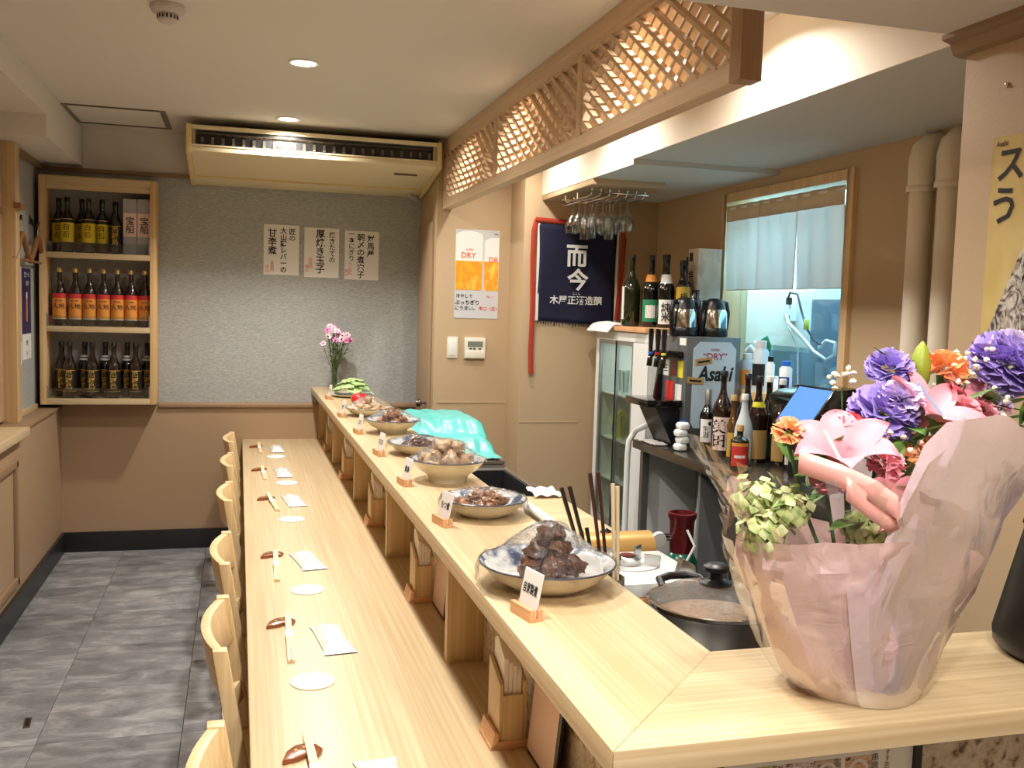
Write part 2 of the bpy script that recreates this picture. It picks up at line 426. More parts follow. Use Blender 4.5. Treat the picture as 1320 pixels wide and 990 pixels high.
# back wall
struct('wall_back', MB().box(XLU-0.2, YB, 0.92, 1.20, YB+0.1, 2.362), 'wallpaper_grey')
struct('wall_back_lower', MB().box(XLU-0.2, YB-0.004, 0, 1.20, YB+0.1, 0.92), 'wall_lower')
struct('wall_back_upper', MB().box(XLU-0.2, YB-0.002, 2.362, 1.20, YB+0.1, ZC), 'ceiling_paper')
struct('trim_1', MB().prism([(YB, 0.905), (YB-0.022, 0.908), (YB-0.026, 0.92), (YB-0.018, 0.936), (YB, 0.94)], -0.478, 1.165, 'x'), 'trim_brown', smooth=True)
struct('trim_2', MB().box(XLU, YB-0.02, 2.34, 1.165, YB, 2.364), 'trim_brown', bevel=0.003)
struct('baseboard_back', MB().box(XL, YB-0.02, 0, 1.165, YB-0.003, 0.125), 'skirting_black', bevel=0.003)
# left wall: wainscot with ledge, recessed papered wall above
struct('wall_left_lower', MB().box(-1.5, -2.6, 0, XL, YB, 0.905), 'wall_lower')
struct('trim_3', MB().box(XLU-0.02, 5.27, 0.905, XL+0.012, YB-0.005, 0.922), 'trim_brown', bevel=0.004)
struct('trim_4', MB().box(XLU-0.03, 1.0, 0.895, XL+0.05, 5.27, 0.935), 'pine_y', bevel=0.006)
struct('wall_left', MB().box(-1.5, 5.60, 0.922, XLU, YB, 2.40), 'wallpaper_grey')
struct('wall_left_near', MB().box(-1.5, -2.6, 0.935, XLU-0.01, 5.60, 2.55), 'wall_lower')
struct('trim_5', MB().box(XLU-0.03, 5.53, 0.922, XLU+0.055, 5.625, 2.48), 'pine_z', bevel=0.005)
struct('trim_6', MB().box(XLU, 5.63, 0.922, XLU+0.02, YB-0.2, 0.95), 'pine_y', bevel=0.003)
struct('trim_7', MB().box(XLU, 5.63, 2.34, XLU+0.03, YB, 2.372), 'trim_brown', bevel=0.003)
struct('baseboard_left', MB().box(XL, -2.5, 0, XL+0.018, YB-0.02, 0.125), 'skirting_black', bevel=0.003)
pm = MB()
for a in ((4.2, 0.17, 5.16, 0.21), (4.2, 0.75, 5.16, 0.79), (5.12, 0.17, 5.16, 0.79), (4.2, 0.17, 4.24, 0.79)):
    pm.box(XL-0.001, a[0], a[1], XL+0.018, a[2], a[3])
struct('trim_8', pm, 'trim_brown', bevel=0.006)
MB().box(XLU+0.05, 5.50, 2.03, XLU+0.085, 5.61, 2.06).build('bracket', 'hanger_wood', bpy.data.objects['trim_5'], bevel=0.004)
# ceiling and beams
struct('ceiling', MB().box(-1.5, 2.06, ZC, 1.80, 6.7, ZC+0.1), 'ceiling_paper')
struct('ceiling_near', MB().box(-1.5, -2.6, ZS, 2.6, 2.06, ZC+0.1), 'ceiling_paper')
struct('ceiling_beam', MB().box(-1.4, 5.287, 2.372, -0.915, YB, ZC).box(-1.4, 2.06, 2.478, -0.915, 5.287, ZC), 'ceiling_paper')
struct('ceiling_kitchen', MB().box(1.75, 2.05, ZS, 2.6, 4.205, ZC+0.1).box(1.75, 4.205, ZF, 2.6, 5.7, ZC+0.1), 'soffit_paper')
struct('trim_9', MB().box(1.742, 2.06, ZS-0.001, 1.7505, 4.205, ZC).box(1.742, 4.205, ZF-0.001, 1.7505, 5.6, ZC), 'fascia_paper')
struct('trim_10', MB().box(1.745, 4.74, 2.245, 2.15, 5.6, ZF+0.001), 'wall_tan', bevel=0.002)
# walls beyond the counter
struct('wall_side', MB().box(1.165, 5.90, 0, 1.66, 6.6, ZC), 'wall_tan', bevel=0.004)
struct('wall_kitchen_back', MB().box(1.637, 5.60, 0, 2.75, 6.2, ZC), 'wall_tan', bevel=0.004)
struct('trim_11', MB().box(1.64, 5.597, 0.905, 2.02, 5.602, 0.912).box(1.19, 5.896, 0.995, 1.636, 5.902, 1.0), 'wall_tan')
dr = struct('door_1', MB().box(1.148, 5.965, 0.02, 1.166, 6.40, 2.12), 'wall_lower', bevel=0.004)
MB().lathe([(0.008, 0), (0.008, 0.03), (0.022, 0.036), (0.026, 0.05), (0.02, 0.064), (0.0, 0.068)], 14).xf(Matrix.Translation((1.149, 6.03, 0.98)) @ Matrix.Rotation(-PI/2, 4, 'Y')).build('door_knob', 'dark_steel', dr, smooth=True)
# right wall with window opening
wy0, wy1, wz0, wz1 = 3.60, 4.71, 1.215, 2.205
struct('wall_right', MB().box(XR, 2.0, 0, XR+0.14, wy0, ZC).box(XR, wy1, 0, XR+0.14, 5.7, ZC).box(XR, wy0, 0, XR+0.14, wy1, wz0).box(XR, wy0, wz1, XR+0.14, wy1, ZC), 'wall_tan')
wn = struct('window_1', MB().box(2.585, wy0+0.03, wz0+0.02, 2.591, wy1-0.03, wz1-0.02), 'window_glass')
fr = MB()
fr.box(XR-0.02, wy0-0.022, wz0-0.02, XR+0.13, wy0+0.028, wz1+0.025).box(XR-0.02, wy1-0.028, wz0-0.02, XR+0.13, wy1+0.022, wz1+0.025)
fr.box(XR-0.02, wy0+0.028, wz1-0.022, XR+0.13, wy1-0.028, wz1+0.025).box(XR-0.09, wy0+0.028, wz0-0.02, XR+0.13, wy1-0.028, wz0+0.012)
fr.build('window_frame', 'window_pine', wn, bevel=0.003)
# the bright room behind the window
struct('wall_back_room', MB().box(2.95, 3.5, 0.3, 3.05, 6.3, 2.6).box(2.64, 3.45, 0.3, 3.05, 3.5, 2.6).box(2.75, 6.3, 0.3, 3.05, 6.35, 2.6).box(2.64, 3.45, 2.5, 3.05, 6.35, 2.6).box(2.64, 3.45, 0.3, 3.05, 6.35, 0.35), 'back_room_wall')
struct('trim_12', MB().box(2.93, 3.5, 0.35, 2.95, 5.02, 1.405).box(2.93, 3.5, 1.405, 2.95, 4.535, 1.69), 'back_room_grey')
# near right wall, end wall behind the viewer
struct('wall_right_near', MB().box(1.72, -2.6, 0, 1.90, 2.052, ZS).box(1.90, 1.95, 0, 2.64, 2.052, ZS), 'wall_tan', bevel=0.005)
struct('trim_13', MB().prism([(1.72, ZS), (1.665, ZS), (1.665, ZS-0.012), (1.69, ZS-0.02), (1.70, ZS-0.045), (1.72, ZS-0.05)], -2.5, 2.075, 'y').box(1.72, 2.052, ZS-0.05, 1.86, 2.075, ZS), 'trim_brown')
struct('wall_near', MB().box(-1.5, -2.7, 0, 2.0, -2.6, ZC), 'wall_tan')
# downlights, hatch, smoke detector
DL = None
for (x, y, z) in ROW+SLOTL+NEAR:
    if y < 0.1: continue
    lb = 'recessed downlight in the ceiling above the seats' if x < 0.6 else 'recessed downlight in the ceiling behind the wooden lattice'
    if (x, y) == (1.0, 1.20): lb = 'recessed downlight in the dropped ceiling over the bouquet'
    elif (x, y) == (0.80, 0.40): lb = 'added downlight in the dropped ceiling lighting the bouquet front'
    elif z == ZS: lb = 'recessed downlight in the dropped ceiling over the seats'
    gp = 'downlights behind the lattice' if x > 1.2 else ('dropped ceiling downlights' if z == ZS else 'downlights above the seats')
    if DL is None:
        DL = thing('downlight', lb, 'light', (x, y, z), 0, gp)
        MB().lathe([(0.052, -0.001), (0.064, -0.001), (0.066, -0.004), (0.060, -0.008), (0.052, -0.005), (0.052, -0.001)], 28).build('trim_ring', 'white', DL, smooth=True)
        MB().lathe([(0.0, -0.004), (0.052, -0.004), (0.052, -0.001), (0, -0.001)], 28).build('lens', 'lamp_glow', DL)
    else: dup(DL, (x, y, z), label=lb, group=gp)
h = thing('ceiling_hatch', 'square ceiling access hatch with thin dark metal frame', 'hatch', (-0.659, 5.977, ZC))
MB().box(-0.235, -0.255, -0.003, 0.235, 0.255, 0.001).build('hatch_panel', 'ceiling_paper', h)
for sg in (-1, 1):
    MB().box(sg*0.266, -0.286, -0.006, sg*0.236, 0.286, 0.001).build('frame_side', 'steel_dull', h)
    MB().box(-0.236, sg*0.268, -0.006, 0.236, sg*0.286, 0.001).build('frame_end', 'dark_steel', h)
s = thing('smoke_detector', 'round white smoke detector on the ceiling', 'detector', (-0.245, 3.66, ZC))
MB().lathe([(0.058, 0), (0.06, -0.012), (0.052, -0.026), (0.034, -0.03)], 28).build('base', 'plastic_grey', s, smooth=True)
MB().lathe([(0.032, -0.028), (0.034, -0.032), (0.034, -0.05), (0.026, -0.058), (0, -0.06)], 24).build('sensor_head', 'plastic_grey', s, smooth=True)
vm = MB()
for k in range(16):
    a = 2*PI*k/16; vm.box(-0.003, -0.0355, -0.047, 0.003, -0.033, -0.034); vm.xf(Matrix.Rotation(a, 4, 'Z'), len(vm.v)-8)
vm.build('vent_slot', 'black', s)

# ------------------------------------------------------------------ lattice transom
lt = thing('lattice_transom', 'pine diamond lattice transom hanging from the ceiling above counter', 'lattice', (1.20, 0, 0))
LX = 0.055; Y0, Y1, LZ0 = 2.225, 5.90, 2.187
MB().box(0, Y0+0.06, LZ0, LX, Y1, LZ0+0.05).build('bottom_rail', 'lattice_y', lt, bevel=0.002)
MB().box(0, Y0+0.06, ZC-0.065, LX, Y1, ZC).build('top_rail', 'lattice_y', lt, bevel=0.002)
MB().box(0.0, Y0+0.06, ZC-0.085, LX-0.01, Y1, ZC-0.0655).build('picture_rail', 'lattice_y', lt)
MB().box(-0.002, Y0, LZ0-0.002, LX+0.004, Y0+0.058, ZC).build('end_post', 'lattice_end', lt, bevel=0.002)
cuts = [Y0+0.06, 3.44, 4.665, Y1-0.03]
for k, yc in enumerate(cuts[1:]):
    MB().box(-0.001, yc-0.026, LZ0+0.0505, LX, yc+0.026, ZC-0.0855).build('stile', 'lattice_z', lt, bevel=0.002)
zb, zt = LZ0+0.05, ZC-0.085
for a, c in zip(cuts[:-1], cuts[1:]):
    ya, yb = a+(0.026 if a > 2.4 else 0), c-0.026
    ps, pz = 0.107, 0.068; sl = pz/ps
    fm = MB(); fm.box(0.004, ya, zb, 0.05, ya+0.012, zt).box(0.004, yb-0.012, zb, 0.05, yb, zt).box(0.004, ya, zb, 0.05, yb, zb+0.010).box(0.004, ya, zt-0.010, 0.05, yb, zt)
    fm.build('panel_frame', 'lattice_y', lt)
    for d in (1, -1):
        y = ya-(zt-zb)/sl
        while y < yb+(zt-zb)/sl:
            # line z = zb + d*sl*(t-y) clipped to the panel
            pts = []
            for t in (ya, yb):
                z = (zb if d > 0 else zt)+d*sl*(t-y)
                if zb <= z <= zt: pts.append((t, z))
            for z in (zb, zt):
                t = y+(z-(zb if d > 0 else zt))/(d*sl)
                if ya < t < yb: pts.append((t, z))
            if len(pts) >= 2 and abs(pts[0][0]-pts[1][0]) > 0.02:
                x = 0.012 if d > 0 else 0.036
                MB().bar((x, pts[0][0], pts[0][1]), (x, pts[1][0], pts[1][1]), 0.022, 0.013, (0, -d*sl, 1)).build('slat', 'lattice_y', lt)
            y += ps

clear('lid_glass', (246, 246, 244), 0.08, 0.05, bmp=(140, 0.6), milky=0.16, mcol=(236, 230, 222), fk=0.4)
plain('rim_slate', (70, 76, 90), 0.3)
plain('pan_steel', (120, 118, 116), 0.12, metal=1.0)
# ------------------------------------------------------------------ ceiling-hung air conditioner
ac = thing('air_conditioner', 'cream ceiling-hung air conditioner above the grey wallpaper', 'air conditioner', (0.4355, 0.09, 0))
W2 = 0.7245
prof = [(5.68, 2.565), (5.68, 2.54), (5.705, 2.54), (5.705, 2.455), (5.675, 2.452), (5.672, 2.42), (5.70, 2.405), (6.20, 2.318), (6.35, 2.306), (6.35, 2.565)]
MB().prism(prof, -W2+0.03, W2-0.03, 'x').build('casing', 'ac_cream', ac, bevel=0.004)
for sg in (-1, 1):
    MB().prism([(5.675, 2.568), (5.665, 2.50), (5.67, 2.41), (6.20, 2.310), (6.352, 2.300), (6.352, 2.568)], sg*(W2-0.03), sg*W2, 'x').build('side_cap', 'ac_yellowed', ac, bevel=0.006)
MB().box(-W2+0.05, 5.695, 2.458, W2-0.05, 5.7049, 2.537).build('outlet_recess', 'black', ac)
lv = MB().bar((-W2+0.05, 5.688, 2.515), (W2-0.05, 5.688, 2.515), 0.02, 0.006, (0, 0.5, 1)); lv.build('louvre_bar', 'dark_steel', ac)
for k in range(24):
    x = -W2+0.08+k*(2*W2-0.16)/23
    MB().prism([(5.6945, 2.462), (5.682, 2.47), (5.684, 2.50), (5.6945, 2.505)], x-0.002, x+0.014, 'x').build('louvre_fin', 'dark_steel', ac)
MB().box(-W2+0.03, 5.6745, 2.448, W2-0.03, 5.668, 2.456).build('outlet_lip', 'ac_cream', ac)
MB().box(-W2+0.035, 6.10, 2.3245, W2-0.035, 6.106, 2.3345).build('panel_seam', 'ac_yellowed', ac)
MB().box(0.46, 5.80, 2.376, 0.60, 5.806, 2.386).build('badge', 'dark_steel', ac)
MB().tube([(0.62, 6.2, 2.312), (0.66, 6.25, 2.296), (0.70, 6.33, 2.296)], 0.016, 8).build('drain_elbow', 'plastic_grey', ac, smooth=True)
for sx in (-0.55, 0.55):
    MB().box(sx-0.02, 5.95, 2.564, sx+0.02, 6.2, ZC).build('hanging_bracket', 'dark_steel', ac)

# ------------------------------------------------------------------ bottles
def bottle(name, label, cat, loc, h, r, glass, cap, lab, group=None, rn=0.014, sh=(0.56, 0.80), face=-PI/2, extra=None, caph=0.03, capr=1.15):
    """glass body, cap and wrapped labels. lab: list of (material, z0, z1, half angle)"""
    t = thing(name, label, cat, loc, 0, group)
    p = [(0, 0), (r*0.86, 0), (r, 0.012), (r, h*sh[0])]
    for k in range(1, 7):
        u = k/6; p.append((r+(rn-r)*(0.5-0.5*math.cos(PI*u)), h*(sh[0]+(sh[1]-sh[0])*u)))
    p += [(rn, h-caph), (rn*1.12, h-caph+0.002), (rn*1.12, h-0.008), (0, h-0.008)]
    MB().lathe(p, 20).build('glass_body', glass, t, smooth=True)
    MB().lathe([(rn*capr, h-caph+0.004), (rn*capr, h-0.002), (rn*capr*0.9, h), (0, h)], 14).build('cap', cap, t, smooth=True)
    for nm, mt, z0, z1, ha in lab:
        MB().lathe([(r+0.0008, z0), (r+0.0008, z1)], 16, a0=face-ha, a1=face+ha).build(nm, mt, t, smooth=True)
    if extra: extra(t)
    return t
def lettering(parent, mat, plane, items, name='lettering'):
    mb = MB()
    for it in items:
        put_text(mb, it[0], it[1], it[2], it[3], plane, it[5] if len(it) > 5 else 0.0012, it[4] if len(it) > 4 else 0.012, wmax=it[6] if len(it) > 6 else None)
    return mb.build(name, mat, parent)

# ------------------------------------------------------------------ wall cabinet with three rows of bottles
cb = thing('wall_shelf', 'open pine wall shelf holding three rows of bottles', 'shelf', (-0.805, 6.25, 0))
cw = 0.324; D = 0.194
for sg in (-1, 1): MB().box(sg*cw, 0, 0.944, sg*(cw-0.036), D, 2.292).build('side_panel', 'cabinet_wood', cb, bevel=0.002)
MB().box(-cw+0.036, 0, 2.252, cw-0.036, D, 2.292).build('top_panel', 'pine_x', cb, bevel=0.002)
MB().box(-cw+0.036, 0.02, 2.215, cw-0.036, 0.034, 2.252).build('top_valance', 'pine_x', cb)
MB().box(-cw+0.036, 0, 0.944, cw-0.036, D, 0.98).build('bottom_panel', 'pine_x', cb, bevel=0.002)
SH = (1.412, 1.848)
for z in SH: MB().box(-cw+0.036, 0.002, z-0.034, cw-0.036, D, z).build('shelf_board', 'pine_x', cb, bevel=0.002)
for z in (0.98,)+SH:
    g = MB().box(-cw+0.04, 0.006, z+0.004, cw-0.04, 0.009, z+0.062).build('guard_strip', 'acrylic', cb)
    for sg in (-1, 1): MB().box(sg*(cw-0.037), 0.002, z, sg*(cw-0.043), 0.014, z+0.075).build('guard_clip', 'aluminium', g)
def bx(px): return (px-62)*0.004258-1.076
def yl(t):
    r = 0.0405
    lettering(t, 'ink', cyl_face((0, 0, 0), r, -PI/2), [('白', 0, 0.150, 0.036, 0.012), ('岳', 0, 0.106, 0.036, 0.012)])
top_g = 'yellow label bottles on the top shelf'
a = bottle('shochu_bottle', 'dark bottle with yellow label on the wall shelf top board', 'bottle', (bx(84), 6.305, SH[1]), 0.325, 0.0395, 'glass_black', 'cap_black',
    [('label', 'label_yellow', 0.06, 0.175, 1.35), ('label_band', 'label_black', 0.176, 0.194, 1.35), ('label_edge', 'cap_gold', 0.194, 0.198, 1.35)], top_g, extra=yl)
for px, y in ((70, 6.392), (100, 6.392), (111.5, 6.305), (128, 6.345)): dup(a, (bx(px), y, SH[1]))
def gold(t): lettering(t, 'ink_gold', cyl_face((0, 0, 0), 0.0392, -PI/2), [(vert('黒霧島'), 0, 0.11, 0.115, 0.01)])
bottle('shochu_bottle', 'black bottle with gold lettering beside two grey boxes', 'bottle', (bx(146), 6.33, SH[1]), 0.315, 0.037, 'glass_black', 'cap_black',
    [('label', 'label_black', 0.05, 0.165, 1.3), ('label_edge', 'ink_gold', 0.166, 0.169, 1.3)], extra=gold)
for k, px in enumerate((165.6, 184.6)):
    t = thing('gift_box', 'tall grey gift box with white label on top shelf', 'box', (bx(px), 6.345, SH[1]), 0, 'grey gift boxes on the top shelf')
    MB().box(-0.039, -0.039, 0, 0.039, 0.039, 0.335).build('carton', 'box_grey', t, bevel=0.0015)
    MB().box(-0.038, -0.0402, 0.11, 0.038, -0.039, 0.25).build('label', 'label_pink', t)
    lettering(t, 'ink', face_my(-0.0402), [(vert('宝船'), 0, 0.18, 0.10, 0.01)])
def orr(t):
    lettering(t, 'ink', cyl_face((0, 0, 0), 0.039, -PI/2), [('本格焼酎', 0, 0.150, 0.010, 0.02), ('大地', 0, 0.118, 0.034, 0.015)])
a = None
for px in (72.5, 93, 111.5, 130, 148.5, 166.5, 185):
    if a is None:
        a = bottle('shochu_bottle', 'brown bottle with orange and red label on the middle shelf', 'bottle', (bx(px), 6.33, SH[0]), 0.345, 0.0385, 'glass_brown', 'cap_gold',
            [('label', 'label_orange', 0.045, 0.165, 1.35), ('label_top', 'label_red', 0.165, 0.192, 1.35), ('label_hem', 'cap_white', 0.040, 0.045, 1.35)], 'orange label bottles on the middle shelf', extra=orr)
    else: dup(a, (bx(px), 6.33, SH[0]))
a = None
for k, px in enumerate((73, 86, 115.5, 144, 173)):
    y = 6.302 if k else 6.36
    if a is None: a = bottle('shochu_bottle', 'dark bottle with gold characters on the bottom shelf', 'bottle', (bx(px), 6.375, 0.98), 0.335, 0.0385, 'glass_brown', 'cap_black',
            [('label', 'label_black', 0.045, 0.165, 1.3), ('label_edge', 'ink_gold', 0.166, 0.169, 1.3), ('label_hem', 'ink_gold', 0.040, 0.044, 1.3)], 'gold character bottles on the bottom shelf', extra=gold)
    else: dup(a, (bx(px), y, 0.98))
def stripe(t):
    gold(t)
    for z in (0.225, 0.243): MB().lathe([(0.0325-(z-0.225)*0.45, z), (0.0295-(z-0.225)*0.45, z+0.012)], 16).build('neck_band', 'cap_white', t)
a = None
for px in (103, 130.5, 160, 187.5):
    if a is None: a = bottle('shochu_bottle', 'dark bottle with white striped neck on the bottom shelf', 'bottle', (bx(px), 6.385, 0.98), 0.335, 0.0385, 'glass_black', 'cap_black',
            [('label', 'label_black', 0.045, 0.165, 1.3), ('label_edge', 'ink_gold', 0.166, 0.169, 1.3)], 'striped neck bottles on the bottom shelf', extra=stripe)
    else: dup(a, (bx(px), 6.385, 0.98))

# ------------------------------------------------------------------ posters and wall fittings
def poster(name, label, x0, x1, z0, z1, y, texts, tilt=0.0, mat='paper_white'):
    t = thing(name, label, 'poster', ((x0+x1)/2, y, (z0+z1)/2)); w_, h_ = (x1-x0)/2, (z1-z0)/2
    MB().box(-w_, -0.0012, -h_, w_, 0.0008, h_).build('sheet', mat, t)
    for mt, items in texts: lettering(t, mt, face_my(-0.0012), [(b_, u*w_*2, v*h_*2, hh*h_*2, bo) for b_, u, v, hh, bo in items], 'lettering' if mt == 'ink' else 'red_lettering')
    return t
YP = YB-0.001
poster('menu_poster', 'white brush-lettered menu sheet hanging on the bottle shelf side of the wallpaper', 0.151, 0.372, 1.765, 2.085, YP,
    [('ink', [(vert('匠の'), 0.31, 0.31, 0.24, 0.016), (vert('大山鶏レバーの'), 0.06, 0.0, 0.90, 0.018), (vert('甘辛煮'), -0.26, 0.16, 0.52, 0.016)]), ('ink_red', [(vert('五百円'), -0.26, -0.33, 0.22, 0.0), (vert('税込'), -0.40, -0.38, 0.14, 0.0)])])
poster('menu_poster', 'white menu sheet with only two black brush columns between two others', 0.406, 0.628, 1.758, 2.078, YP,
    [('ink', [(vert('焼きたての'), 0.30, 0.12, 0.62, 0.014), (vert('厚焼き玉子'), -0.04, 0.02, 0.88, 0.018)]), ('ink_red', [(vert('四百円'), -0.32, -0.22, 0.22, 0.0), (vert('税込'), -0.42, -0.32, 0.14, 0.0)])])
poster('menu_poster', 'white brush-lettered menu sheet hanging on the door side of the wallpaper', 0.665, 0.888, 1.752, 2.07, YP,
    [('ink', [(vert('対馬産'), 0.26, 0.20, 0.46, 0.014), (vert('朝〆の煮穴子'), -0.03, -0.01, 0.92, 0.016), (vert('一本にぎり'), -0.30, 0.16, 0.56, 0.01)]), ('ink_red', [(vert('千二百円'), -0.34, -0.28, 0.26, 0.0), (vert('税込'), -0.44, -0.36, 0.14, 0.0)])])
# beer poster
mottled('beer_amber', [(250, 196, 60), (246, 158, 40), (255, 214, 90)], (16, 16, 9), 0.35, 3)
plain('poster_grey', (206, 208, 212), 0.4); plain('foam_white', (246, 244, 240), 0.4)
bp = thing('beer_poster', 'beer advertising poster with two full glasses on tan wall', 'poster', (1.426, 5.899, 1.80))
MB().box(-0.14, -0.0015, -0.274, 0.14, 0.0008, 0.274).build('sheet', 'poster_grey', bp)
def glass_print(cx, w_, zt, zb, right):
    r = min(cx+w_, right)
    f = [(cx-w_, zt-0.02)]+[(min(cx+w_*math.sin(a), r), zt-0.02+0.03*math.cos(a)) for a in [(-PI/2+PI*k/10) for k in range(11)]]+[(r, zb+0.16), (cx-w_, zb+0.16)]
    MB().prism(f, -0.0022, -0.0014, 'y').build('foam_print', 'foam_white', bp)
    MB().prism([(cx-w_, zb+0.18), (r, zb+0.18), (min(cx+w_*0.94, r), zb), (cx-w_*0.96, zb)], -0.0026, -0.0014, 'y').build('beer_print', 'beer_amber', bp)
glass_print(-0.052, 0.086, 0.255, -0.10, 0.14); glass_print(0.125, 0.080, 0.22, -0.10, 0.138)
lettering(bp, 'ink_orange', face_my(-0.0026), [('DRY', -0.055, 0.115, 0.034, 0.015), ('SUPER', -0.05, 0.150, 0.012, 0.01), ('DR', 0.105, 0.092, 0.032, 0.015)], 'orange_lettering')
lettering(bp, 'ink', face_my(-0.0016), [('冷やして', -0.078, -0.137, 0.026, 0.014), ('ぶっちぎり', -0.06, -0.176, 0.030, 0.02), ('にうまい。', -0.072, -0.212, 0.026, 0.014), ('Asahi', 0.118, 0.252, 0.009, 0.02)])
lettering(bp, 'ink_red', face_my(-0.0016), [('辛口〈生〉', 0.075, -0.212, 0.026, 0.014), ('No.1', 0.085, -0.138, 0.015, 0.0)], 'red_lettering')
sw = thing('wall_switch', 'plain white wall switch plate on the tan wall', 'switch', (1.281, 5.899, 1.342))
MB().box(-0.034, -0.008, -0.066, 0.034, 0.001, 0.066).build('plate', 'plastic_ivory', sw, bevel=0.003); MB().box(-0.024, -0.010, -0.05, 0.024, -0.008, 0.05).build('rocker', 'white', sw, bevel=0.001)
th = thing('thermostat', 'white thermostat with grey display beside the wall switch', 'thermostat', (1.422, 5.899, 1.340))
MB().box(-0.066, -0.022, -0.066, 0.066, 0.001, 0.066).build('case', 'plastic_ivory', th, bevel=0.004)
MB().box(-0.048, -0.0235, 0.008, 0.048, -0.022, 0.042).build('display', 'lcd_grey', th)
MB().box(-0.062, -0.026, -0.062, 0.062, -0.022, -0.014).build('cover_flap', 'plastic_ivory', th, bevel=0.002)
for x in (-0.03, -0.005, 0.03): MB().box(x-0.008, -0.0245, -0.008, x+0.008, -0.022, 0.0).build('button', 'black', th)
# coat hooks, hangers, hanging posters on the left wall
HK = None
for y in (5.69, 6.16):
    if HK is None:
        HK = thing('coat_hook', 'black coat hook on the papered wall above a hanger', 'hook', (XLU, y, 2.0), 0, 'coat hooks on the left wall')
        MB().tube([(0, 0, 0.03), (0.012, 0, 0.02), (0.016, 0, -0.008), (0.03, 0, -0.018), (0.045, 0, -0.01), (0.05, 0, 0.012)], 0.006, 8).build('hook_arm', 'hook_black', HK, smooth=True)
        MB().box(0, -0.01, -0.006, 0.006, 0.01, 0.045).build('hook_plate', 'hook_black', HK, bevel=0.002)
    else: dup(HK, (XLU, y, 2.0))
def hanger(y, label):
    t = thing('coat_hanger', label, 'hanger', (XLU+0.043, y, 0), 0, 'wooden hangers')
    MB().tube([(0, 0, 1.915), (0, 0, 1.955), (0, 0.012, 1.972), (0, 0.02, 1.985), (0, 0.006, 2.0), (0, -0.008, 1.995)], 0.0025, 6).build('hanger_hook', 'steel', t, smooth=True)
    for sg in (-1, 1):
        MB().tube([(0, 0, 1.918), (0, sg*0.03, 1.905), (0, sg*0.12, 1.83), (0, sg*0.205, 1.775)], 0.014, 8, taper=[1, 1.1, 1.1, 1]).build('hanger_arm', 'hanger_wood', t, smooth=True)
    MB().tube([(0, -0.20, 1.778), (0, 0.20, 1.778)], 0.007, 8).build('hanger_bar', 'hanger_wood', t, smooth=True)
hanger(6.155, 'wooden coat hanger on the hook beside the shelf'); hanger(5.74, 'wooden coat hanger on the hook beside the pine post')
mottled('poster_blossom', [(226, 216, 196), (232, 160, 150), (222, 214, 170)], (9, 9, 7), 0.6, 4)
mottled('poster_night', [(20, 18, 58), (30, 34, 90), (60, 40, 70)], (9, 9, 9), 0.5, 3)
t = thing('wall_poster', 'floral drink poster hanging on the papered wall', 'poster', (XLU+0.0015, 5.80, 1.47))
MB().box(-0.001, -0.115, -0.14, 0.001, 0.105, 0.27).build('sheet', 'poster_blossom', t); MB().box(-0.001, -0.115, -0.265, 0.001, 0.105, -0.1405).build('text_panel', 'paper_white', t)
MB().prism([(-0.03, -0.10), (0.02, -0.10), (0.03, 0.06), (-0.02, 0.08)], 0.001, 0.0016, 'x').build('red_print', 'ink_red', t)
lettering(t, 'ink', face_px(0.001), [('お知らせ', 0, -0.185, 0.03, 0.0), ('季節の一杯', 0, -0.23, 0.018, 0.0)])
t = thing('wall_poster', 'dark blue night-scene drink poster hanging beside the shelf', 'poster', (XLU+0.0015, 6.05, 1.47))
MB().box(-0.001, -0.115, -0.10, 0.001, 0.115, 0.27).build('sheet', 'poster_night', t); MB().box(-0.001, -0.115, -0.245, 0.001, 0.115, -0.1005).build('text_panel', 'paper_white', t)
MB().prism([(-0.012, -0.03), (0.018, -0.03), (0.018, 0.10), (-0.012, 0.10)], 0.001, 0.0016, 'x').build('glass_print', 'label_orange', t); MB().prism([(-0.012, 0.10), (0.018, 0.10), (0.018, 0.135), (-0.012, 0.135)], 0.001, 0.0016, 'x').build('foam_print', 'foam_white', t)
lettering(t, 'ink_white', face_px(0.001), [('生ビール', 0, 0.235, 0.03, 0.0), ('乾杯', 0.02, 0.185, 0.03, 0.0)], 'white_lettering')
lettering(t, 'ink', face_px(0.001), [('大生', 0, -0.15, 0.03, 0.02), ('生中', 0, -0.21, 0.022, 0.0)])

# ------------------------------------------------------------------ seating counter (low) and raised counter
ct = thing('seating_counter', 'long low pale pine eating counter with place settings', 'counter', (0, 0, 0))
MB().prism([(0.028, 0.9), (0.49, 0.9), (0.49, 1.21), (0.63, 1.21), (0.63, YB-0.006), (0.028, YB-0.006)], 0.662, 0.70, 'z').build('top_board', 'pine_y', ct, bevel=0.003)
MB().box(0.56, 1.24, 0, 0.59, YB-0.02, 0.662).build('apron_panel', 'pine_z', ct)
rc = thing('raised_counter', 'raised L-shaped pale pine serving counter carrying the food dishes', 'counter', (0, 0, 0))
ZT, ZU = 1.043, 1.006
MB().prism([(0.46, 1.103), (0.755, 1.409), (0.755, YB-0.006), (0.46, YB-0.006)], ZU, ZT, 'z').build('long_top', 'pine_y', rc, bevel=0.0015)
MB().prism([(0.461, 1.1025), (1.716, 1.1025), (1.716, 1.41), (0.7555, 1.41)], ZU, ZT, 'z').build('return_top', 'pine_x', rc, bevel=0.0015)
for y in (2.33, 3.37, 4.38, 5.425): MB().box(0.511, y, 0.70, 0.606, y+0.03, ZU).build('divider', 'pine_z', rc, bevel=0.002)
MB().box(0.511, YB-0.045, 0.70, 0.606, YB-0.008, ZU).build('end_panel', 'pine_z', rc)
MB().box(0.606, 1.20, 0.70, 0.626, YB-0.01, ZU).build('stone_panel', 'speckled_stone', rc)
